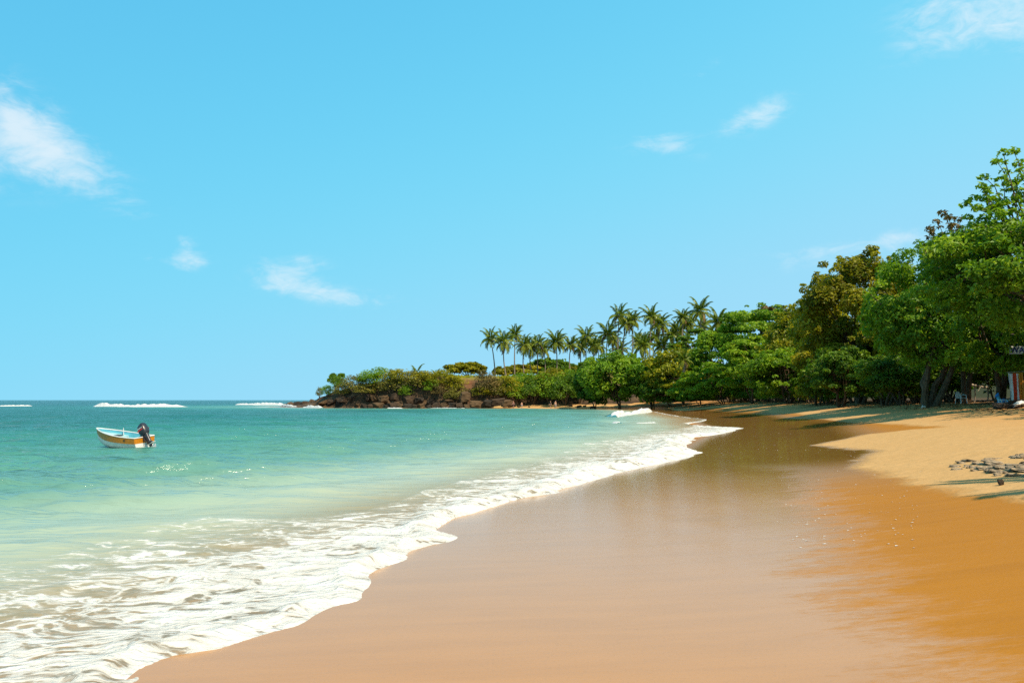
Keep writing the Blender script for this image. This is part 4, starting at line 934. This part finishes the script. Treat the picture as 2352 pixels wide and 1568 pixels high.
def text_mesh(name, txt, size, mat, parent, loc, rot, extrude=.002, bold=0.0, align='CENTER'):
    cu = bpy.data.curves.new(name, 'FONT'); cu.body = txt; cu.size = size; cu.extrude = extrude; cu.align_x = align; cu.align_y = 'CENTER'; cu.offset = bold
    o = bpy.data.objects.new(name, cu); C.objects.link(o); dg = bpy.context.evaluated_depsgraph_get(); me = bpy.data.meshes.new_from_object(o.evaluated_get(dg))
    bpy.data.objects.remove(o); me.materials.clear(); me.materials.append(mat); q = link(name, me, parent, loc); q.rotation_euler = rot; return q
text_mesh('lettering', 'YAMAHA', .085, TXT, mot, (-.03, .1745, .405), (R(90), 0, R(180)), .001, .003)

# ------------------------------------------------------------------ right edge: shack, sign, towels, chair, toy
WOODD = bark_mat('weathered_wood', (.06, .042, .028), (.16, .115, .075), 2); TEAL = simple('roof_teal', (.06, .30, .36), .6, .2, 3); SIGNW = simple('sign_white', (.66, .66, .64), .6, .1, 3); NAVY = simple('letters_navy', (.012, .028, .17), .5, .1, 5)
PLAST = simple('plastic_white', (.62, .61, .58), .45, .08, 3); THATCH = bark_mat('roof_dark', (.03, .024, .02), (.09, .07, .05), 4)
SY = 50.0
sh = D(2372, 850, SY); gsh = gz(sh.x + 1.5, SY + 1)
shack = empty('beach_shack', (sh.x + .4, SY + .3, gsh)); tag(shack, 'wooden beach shack with teal awning cut off by the right edge', 'shack')
for dx in (0, 3.2):
    for dy in (0, 2.4): MB().tube([(dx, dy, -.3), (dx + .03, dy, 3.6)], .07, 8).build('post', WOODD, shack)
rot_ = Matrix.Rotation(R(-16), 3, 'X')
for k in range(9): MB().box((-.55 + k * .5, .2, 3.72), (.235, .95, .02), rot_).build('awning_panel', TEAL, shack, bevel=.008)
for k in range(9): MB().box((-.6 + k * .5, 1.9, 4.42 - .0), (.245, 1.7, .03), Matrix.Rotation(R(8), 3, 'X')).build('roof_board', THATCH, shack, bevel=.008)
for k in range(7): MB().box((.25 + k * .46, 2.3, .95), (.21, .02, .95)).build('wall_board', WOODD, shack, bevel=.006)
MB().box((1.6, .05, 1.0), (1.6, .22, .04)).build('counter', WOODD, shack, bevel=.01)
p = D(2318, 804, SY - .2); sg = empty('shop_sign', (p.x, p.y, p.z)); tag(sg, 'white signboard with big navy letters WA hung under the awning', 'sign')
MB().box((1.2, 0, 0), (1.2, .02, .24)).build('board', SIGNW, sg, bevel=.008)
text_mesh('lettering', 'WA', .52, NAVY, sg, (.06, -.024, .0), (R(90), 0, 0), .004, .018, 'LEFT')
for dx in (.3, 2.1): MB().tube([(dx, .0, .23), (dx, .05, .62)], .008, 5).build('hanger', WOODD, sg)
# towels on a line
def towel(name, px, top, bot, Y, wd, mat, label, seed, tiltx=0.12):
    a, b = D(px, top, Y), D(px + tiltx * (bot - top), bot, Y); r = np.random.default_rng(seed); nu, nv_ = 14, 16; V = []
    ph = r.uniform(0, 6)
    for j in range(nv_):
        v = j / (nv_ - 1)
        for i_ in range(nu):
            u = i_ / (nu - 1) - .5
            V.append((a.x + (b.x - a.x) * v + u * wd * (1 - .10 * v), Y + .06 * math.sin(u * 14 + ph + v) * (.3 + v), a.z + (b.z - a.z) * v + .02 * math.sin(u * 9 + ph)))
    q = [(j * nu + i_, j * nu + i_ + 1, (j + 1) * nu + i_ + 1, (j + 1) * nu + i_) for j in range(nv_ - 1) for i_ in range(nu - 1)]
    me = mesh_np(name, V, q, mat, True); o = link(name, me); so_ = o.modifiers.new('thickness', 'SOLIDIFY'); so_.thickness = .012
    return tag(o, label, 'towel', 'towels hanging on the rack')
def stripes(name, cols, scale):
    m, t = new_mat(name); tcn = t.add('ShaderNodeTexCoord'); sx = t.add('ShaderNodeSeparateXYZ', {0: tcn.outputs['Generated']})
    nz = t.noise(tcn.outputs['Object'], 3, 4); v = t.math('ADD', sx.outputs[0], t.math('MULTIPLY', t.math('SUBTRACT', nz, .5), .04))
    nd = t.add('ShaderNodeValToRGB'); nd.color_ramp.interpolation = 'CONSTANT'; e = nd.color_ramp.elements
    while len(e) < len(cols): e.new(.5)
    for i_, (p_, c_) in enumerate(cols): e[i_].position = p_; e[i_].color = (*c_, 1)
    t.put(nd.inputs[0], v); p = t.add('ShaderNodeBsdfPrincipled', {'Base Color': nd.outputs[0], 'Roughness': .95, 'Specular IOR Level': .1}); t.add('ShaderNodeOutputMaterial', {0: p}); return m
RW = stripes('towel_red_white', [(0, (.68, .66, .64)), (.34, (.62, .07, .03)), (.68, (.68, .66, .64)), (.86, (.55, .05, .02))], 1)
OR = stripes('towel_orange', [(0, (.62, .25, .03)), (.25, (.70, .34, .05)), (.5, (.58, .20, .02)), (.75, (.66, .30, .05))], 1)
towel('beach_towel', 2327, 857, 922, 49.2, .62, RW, 'red towel with white stripes hanging on the rack', 3)
towel('beach_towel', 2341, 856, 924, 49.4, .42, OR, 'orange patterned towel hanging right of the striped one', 5, .08)
a = D(2318, 855.5, 49.3); b = D(2368, 853, 49.3); gr = gz(a.x, 49.3)
rk = empty('towel_rack', (a.x, 49.3, gr)); tag(rk, 'thin wooden towel rack with a cross bar beside the shack', 'rack')
MB().tube([(-.12, 0, a.z - gr + .02), (b.x - a.x, 0, b.z - gr + .02)], .025, 6).build('cross_bar', TWIG, rk)
for dx, lx in ((.06, -.05), (b.x - a.x - .05, .05)): MB().tube([(dx + lx, 0, -.2), (dx, 0, a.z - gr + .02)], .03, 6).build('post', WOODD, rk)
# monobloc chair
p = D(2208, 923.5, 57.0); cz = gz(p.x, 57.0); ch = empty('plastic_chair', (p.x, 57.0, cz), R(12)); tag(ch, 'white plastic garden chair facing the sea under the trees', 'chair')
MB().box((0, 0, .43), (.23, .22, .018)).build('seat', PLAST, ch, bevel=.012)
for sx_ in (-1, 1):
    MB().tube([(sx_ * .27, -.25, 0), (sx_ * .24, -.22, .43), (sx_ * .25, -.2, .62)], [.022, .03, .026], 6).build('leg', PLAST, ch)
    MB().tube([(sx_ * .26, .28, 0), (sx_ * .23, .22, .43)], [.022, .03], 6).build('leg', PLAST, ch)
    MB().tube([(sx_ * .25, -.22, .62), (sx_ * .27, 0, .65), (sx_ * .24, .2, .66)], [.03, .032, .026], 6).build('armrest', PLAST, ch)
mb = MB(); arc = [(math.cos(a_) * .22, .22 + .05 * math.sin(a_), .45 + .40 * math.sin(a_) ** .8 if math.sin(a_) > 0 else .45) for a_ in np.linspace(0, math.pi, 13)]
mb.tube([(x_, y_ + (z_ - .45) * .18, z_) for x_, y_, z_ in arc], .028, 6)
for k in range(5):
    x_ = -.13 + .065 * k; mb.box((x_, .265, .63), (.022, .008, .19), Matrix.Rotation(R(-10), 3, 'X'))
mb.build('backrest', PLAST, ch)
# blue inflatable animal
TOY = simple('vinyl_blue', (.015, .20, .52), .25, .15, 4); TOYL = simple('vinyl_light_blue', (.10, .42, .62), .3, .1, 4)
p = D(2296, 922, 50.5); tz = gz(p.x, 50.5); ty = empty('inflatable_toy', (p.x, 50.5, tz), R(8)); ty.scale = (1.05, 1.05, 1.05)
tag(ty, 'bright blue inflatable pool animal with raised head lying under the trees', 'pool toy')
def blob(path, rads, name, mat, flat=1.0):
    mb = MB(); mb.tube(path, rads, 12); o = mb.build(name, mat, ty); return o
blob([(-.06, 0, .10), (.05, 0, .17), (.22, 0, .20), (.40, 0, .16), (.56, 0, .10), (.66, 0, .07)], [.05, .14, .17, .13, .07, .02], 'body', TOY)
blob([(.02, 0, .16), (-.04, 0, .30), (-.10, 0, .42), (-.13, 0, .50)], [.12, .10, .095, .09], 'neck', TOYL)
blob([(-.02, 0, .54), (-.10, 0, .555), (-.20, 0, .50), (-.30, 0, .455)], [.03, .105, .085, .02], 'head', TOY)
for sg_ in (-1, 1):
    blob([(.0, sg_ * .10, .10), (-.12, sg_ * .20, .05), (-.26, sg_ * .26, .03)], [.06, .055, .015], 'flipper', TOY)
blob([(.60, 0, .10), (.74, 0, .17), (.84, 0, .12)], [.03, .06, .015], 'tail', TOY)
blob([(-.10, 0, .63), (-.07, 0, .70), (-.02, 0, .72)], [.03, .028, .008], 'crest', TOY)
# low white table, driftwood, litter, rock pile
p = D(2306, 924, 48.5); tb = empty('side_table', (p.x, 48.5, gz(p.x, 48.5))); tag(tb, 'small low white table in front of the blue inflatable', 'table')
MB().box((0, 0, .33), (.28, .2, .015)).build('table_top', PLAST, tb, bevel=.008)
for sx_ in (-.22, .22):
    for sy_ in (-.15, .15): MB().tube([(sx_, sy_, -.02), (sx_, sy_, .32)], .022, 6).build('leg', PLAST, tb)
def seat_beach(px, py, y0=40, y1=80):
    yy_ = np.arange(y0, y1, .25); pp = np.array([D(px, py, q) for q in yy_]); z_ = zground(pp[:, :2]); ok = np.where(z_ >= pp[:, 2])[0]; return float(yy_[ok[0]]) if len(ok) else y1
Yd = 60.5; A = [D(2217, 883, Yd), D(2235, 884, Yd), D(2252, 887, Yd), D(2262, 890, Yd), D(2275, 884, Yd)]
mb = MB(); mb.tube(A, [.10, .10, .09, .085, .06], 8); mb.tube([D(2252, 886, Yd), D(2250, 893, Yd - .2), D(2246, 898, Yd - .3)], [.04, .03, .015], 5); mb.tube([D(2238, 885, Yd), D(2240, 905, Yd + .2), D(2238, 924, Yd + .3)], [.06, .05, .06], 6); mb.tube([D(2268, 887, Yd), D(2270, 908, Yd + .3), D(2268, 926, Yd + .4)], [.05, .05, .05], 6)
tag(mb.build('driftwood_branch', TWIG), 'crooked pale driftwood branch propped across two sticks behind the chair', 'branch')
for k, (px, py, Y, wd, ht, lb) in enumerate([(2306, 938, 43, .95, .42, 'brown rock in the low pile below the towels, farthest left'), (2324, 936, 43.5, .8, .38, 'brown rock in the middle of the low pile below the towels'), (2345, 935, 43.2, 1.1, .5, 'large brown rock at the right edge below the towels'), (2330, 941, 42.2, .7, .3, 'flat brown rock at the front of the low pile')]):
    x_ = D(px, py, Y).x; o = link('boulder', rock_lib[(k * 3) % 9]); o.location = (x_, Y, gz(x_, Y) + ht * .28); o.scale = (wd / 2, wd / 2.4, ht / 2); o.rotation_euler = (.1, .05, k * 1.7); tag(o, lb, 'rock', 'rock pile below the towels')
BAG = simple('plastic_bag', (.55, .55, .53), .4, .15, 6, bump=.6)
x_ = D(2328, 938, 42.6).x; o = link('plastic_bag', rock_mesh(77, BAG, .22, 18, .8, 2, 'plastic_bag')); o.location = (x_, 42.2, gz(x_, 42.2) + .26); o.scale = (.42, .22, .11); o.rotation_euler = (.1, -.25, .4); tag(o, 'crumpled whitish plastic sheet lying on the rock pile', 'litter')
x_ = D(2120, 922, 56).x; o = link('white_stone', rock_mesh(78, simple('stone_white', (.6, .58, .54), .7, .1, 5), .08, 14, .9, 2, 'white_stone')); o.location = (x_, 56, gz(x_, 56) + .08); o.scale = (.2, .16, .13); tag(o, 'rounded white stone among the roots at the sand edge', 'stone')

# ------------------------------------------------------------------ rocks in the near sand
m, t = new_mat('outcrop_grey'); tcn = t.add('ShaderNodeTexCoord'); geo = t.add('ShaderNodeNewGeometry')
nz = t.noise(geo.outputs['Position'], 6, 8, .7, .6); c = t.ramp(nz, [(.30, (0.048, 0.033, 0.021)), (.46, (0.228, 0.159, 0.092)), (.58, (0.405, 0.275, 0.152)), (.72, (0.540, 0.351, 0.177))])
p = t.add('ShaderNodeBsdfPrincipled', {'Base Color': c, 'Roughness': .7, 'Specular IOR Level': .35}); t.put(p.inputs['Normal'], t.add('ShaderNodeBump', {'Height': t.noise(geo.outputs['Position'], 14, 7, .7, .8), 'Strength': 1.0, 'Distance': .06})); t.add('ShaderNodeOutputMaterial', {0: p}); OUTC = m
sl_lib = [rock_mesh(800 + k, OUTC, .13, 18, .8, 3, 'slab') for k in range(5)]
c0 = G(2290, 1072); oc = empty('rock_outcrop', (c0[0], c0[1], gz(*c0))); tag(oc, 'flat layered grey rock outcrop showing through the dry sand at right', 'rock outcrop')
rr_ = random.Random(4)
slabs = [(2200, 1075, .7), (2225, 1067, .8), (2250, 1060, .9), (2278, 1056, 1.0), (2300, 1066, 1.1), (2262, 1072, 1.0), (2235, 1076, .8), (2325, 1068, 1.2), (2350, 1066, 1.3), (2340, 1078, 1.1), (2300, 1079, 1.0), (2270, 1082, .8), (2375, 1074, 1.4), (2345, 1046, .9), (2335, 1052, .9), (2372, 1050, 1.2), (2310, 1090, .6), (2345, 1092, .8), (2400, 1064, 1.4), (2390, 1086, 1.2)]
slabs = [(px + rr_.uniform(-14, 14), py + rr_.uniform(-5, 5), s_ * rr_.uniform(.35, .95)) for px, py, s_ in slabs + slabs + slabs[3:14]]
for k, (px, py, s_) in enumerate(slabs):
    x_, y_ = G(px, py); o = link('slab', sl_lib[k % 5], oc, (x_ - c0[0], y_ - c0[1], gz(x_, y_) - gz(*c0) - .012 + .014 * rr_.random())); o.scale = (.34 * s_, .42 * s_ * rr_.uniform(.7, 1.1), .032 + .018 * rr_.random()); o.rotation_euler = (rr_.uniform(-.05, .05), rr_.uniform(-.07, .02), rr_.uniform(-.4, .4))
x_, y_ = G(2300, 1114); o = link('small_stone', rock_mesh(850, ROCK[1], .12, 9, .8, 2, 'small_stone')); o.location = (x_, y_, gz(x_, y_) + .035); o.scale = (.075, .06, .07); tag(o, 'single small brown stone on the dry sand before the outcrop', 'stone')

# ------------------------------------------------------------------ people on the far little beach
SKIN = simple('skin_tanned', (.40, .20, .12), .6, .08, 6); SKIN2 = simple('skin_reddish', (.34, .14, .09), .6, .08, 6); HAIR = simple('hair_dark', (.03, .02, .015), .7, .1, 8); CLB = simple('cloth_black', (.02, .02, .022), .9, .1, 8); CLG = simple('cloth_grey', (.16, .17, .19), .9, .1, 8); CAP = simple('cap_grey', (.42, .42, .44), .8, .1, 8)
def skin_chain(name, verts, edges, radii, mat, parent, root_i=0, sub=1):
    me = bpy.data.meshes.new(name); me.from_pydata(verts, edges, []); o = link(name, me, parent)
    md = o.modifiers.new('skin', 'SKIN'); md.use_smooth_shade = True
    for i_, rd in enumerate(radii): me.skin_vertices[0].data[i_].radius = rd if hasattr(rd, '__len__') else (rd, rd)
    me.skin_vertices[0].data[root_i].use_root = True
    sb = o.modifiers.new('sub', 'SUBSURF'); sb.levels = sb.render_levels = sub
    dg = bpy.context.evaluated_depsgraph_get(); m2 = bpy.data.meshes.new_from_object(o.evaluated_get(dg)); o.modifiers.clear(); o.data = m2; m2.materials.clear(); m2.materials.append(mat); return o
def person(x, y, z, h, rz, stride, skinm, topm, shortm, hairm, label, arm=.15, cap=None):
    root = empty('person', (x, y, z), rz); k = h / 1.75; root.scale = (k, k, k); tag(root, label, 'person', 'people walking on the far little beach'); s_ = stride
    V = [(0, 0, .94), (0, 0, 1.12), (0, .01, 1.34), (0, 0, 1.46), (0, -.01, 1.53), (0, -.03, 1.62), (0, -.02, 1.72),
         (.17, 0, 1.40), (.22, .06 * s_ + .02, 1.14), (.21, -.10 + .2 * arm, .90), (.20, -.14 + .2 * arm, .80), (-.17, 0, 1.40), (-.22, -.06 * s_, 1.14), (-.21, -.14 - .1 * s_, .92), (-.20, -.18 - .1 * s_, .82),
         (.09, 0, .90), (.10, -.16 * s_, .50), (.10, -.10 * s_ + .0, .09), (.10, -.10 * s_ - .16, .04), (-.09, 0, .90), (-.10, .10 * s_, .50), (-.10, .34 * s_, .10), (-.10, .34 * s_ - .14, .04)]
    E = [(0, 1), (1, 2), (2, 3), (3, 4), (4, 5), (5, 6), (2, 7), (7, 8), (8, 9), (9, 10), (2, 11), (11, 12), (12, 13), (13, 14), (0, 15), (15, 16), (16, 17), (17, 18), (0, 19), (19, 20), (20, 21), (21, 22)]
    Rr = [(.14, .10), (.13, .09), (.15, .10), (.07, .065), (.055, .055), (.085, .095), (.07, .08), .06, .045, .035, .03, .06, .045, .035, .03, .085, .06, .045, .035, .085, .06, .045, .035]
    skin_chain('body', V, E, Rr, skinm, root, 0, 2)
    skin_chain('shorts', [V[0], V[1], tuple(Vector(V[15])), tuple(Vector(V[15]).lerp(Vector(V[16]), .75)), V[19], tuple(Vector(V[19]).lerp(Vector(V[20]), .75))], [(0, 1), (0, 2), (2, 3), (0, 4), (4, 5)], [(.16, .12), (.145, .105), .105, .09, .105, .09], shortm, root)
    if topm: skin_chain('shirt', [(0, 0, .98), V[1], V[2], V[7], tuple(Vector(V[7]).lerp(Vector(V[8]), .7)), V[11], tuple(Vector(V[11]).lerp(Vector(V[12]), .7))], [(0, 1), (1, 2), (2, 3), (3, 4), (2, 5), (5, 6)], [(.15, .11), (.145, .105), (.165, .115), .07, .06, .07, .06], topm, root)
    skin_chain('hair' if cap is None else 'cap', [(0, .0, 1.70), (0, .0, 1.755)], [(0, 1)], [(.095, .105), (.08, .09)], cap or hairm, root)
    return root
for px, py, Y, h, rz, st_, sk, tp, shm, lb, cp in [
    (1264.5, 936, 176, 1.80, R(-60), 1.0, SKIN, CLB, CLB, 'person in dark clothes walking at the far water edge, left of the shirtless one', None),
    (1276, 936, 175, 1.86, R(20), .5, SKIN, None, CLG, 'shirtless person in grey shorts and cap at the far water edge', CAP),
    (1179, 933, 182, 1.85, R(-30), .3, SKIN2, None, CLB, 'reddish tanned shirtless person beside the end of the rock ledge', None),
    (1198.5, 931.5, 183, 1.6, R(10), .3, SKIN, None, CLG, 'smaller bare-chested person standing right of the rock ledge', None)]:
    q = D(px, py, Y); z_ = max(float(head_z(np.array([[q.x, Y]]))[0][0]), gz(q.x, Y), -.05); person(q.x, Y, z_, h, rz, st_, sk, tp, shm, HAIR, lb, cap=cp)

# ------------------------------------------------------------------ small scatter
r = np.random.default_rng(900)
def scatter(name, N, sampler, mat, size, label, flat=.25, seed=0):
    pts = sampler(N); pts = pts[:N]; z = zground(pts); n = len(pts); a = r.uniform(0, 6.28, n); sz = size * r.uniform(.4, 1.5, n)
    V, Q_ = [], []
    ang = np.linspace(0, 2 * math.pi, 5)[:-1]
    base = np.stack([np.c_[np.cos(a + q) * sz, np.sin(a + q) * sz * .6] for q in ang], 1)
    P3 = np.concatenate([pts[:, None] + base, np.broadcast_to(z[:, None, None] + .004, (n, 4, 1))], 2)
    P3[:, 1, 2] += sz * flat * 1.5; P3[:, 3, 2] += sz * flat; P3[:, 0, 2] += sz * flat * .5
    return tag(link(name, mesh_np(name, P3.reshape(-1, 3), np.arange(4 * n).reshape(-1, 4), mat, False)), label, kind='stuff')
def belt(s0, s1, y0, y1):
    def f(N):
        p_ = np.c_[r.uniform(8, 48, N * 8), r.uniform(y0, y1, N * 8)]; s_ = land_s(p_); return p_[(s_ > s0) & (s_ < s1)]
    return f
scatter('leaf_litter', 5200, belt(13.5, 23, 30, 120), simple('dry_leaf', (.13, .075, .03), .9, .5, 30), .09, 'dry leaves and twigs strewn along the top of the beach', .3)
scatter('foam_specks', 420, lambda N: GV(np.r_[r.uniform(1560, 2000, 260), r.uniform(1780, 2120, 160)], np.r_[r.normal(1022, 16, 260), r.uniform(1080, 1260, 160)]), simple('foam_white', (.5, .5, .48), .6, .05, 9), .016, 'tiny white foam bubbles left on the wet sand', .15)
# grass on the headland
n = 9000; gp = np.c_[r.uniform(-24, 30, n), r.uniform(196, 222, n)]; gz_, gs = head_z(gp); ok = gz_ > 5.5; gp, gz_ = gp[ok], gz_[ok]; n = len(gp)
a = r.uniform(0, 6.28, n); hgt_ = r.uniform(.25, .7, n); wv = np.c_[np.cos(a), np.sin(a), np.zeros(n)] * .12; b0 = np.c_[gp, gz_ - .05]; tipv = b0 + np.c_[r.normal(0, .15, (n, 2)), hgt_]
V = np.stack([b0 - wv, b0 + wv, tipv + wv * .15, tipv - wv * .15], 1).reshape(-1, 3)
tag(link('grass', mesh_np('grass', V, np.arange(4 * n).reshape(-1, 4), LEAF['yellow'], False, fattrs={'tint': r.uniform(.2, 1, n)})), 'dry yellowish grass on top of the headland under the palms', kind='stuff')
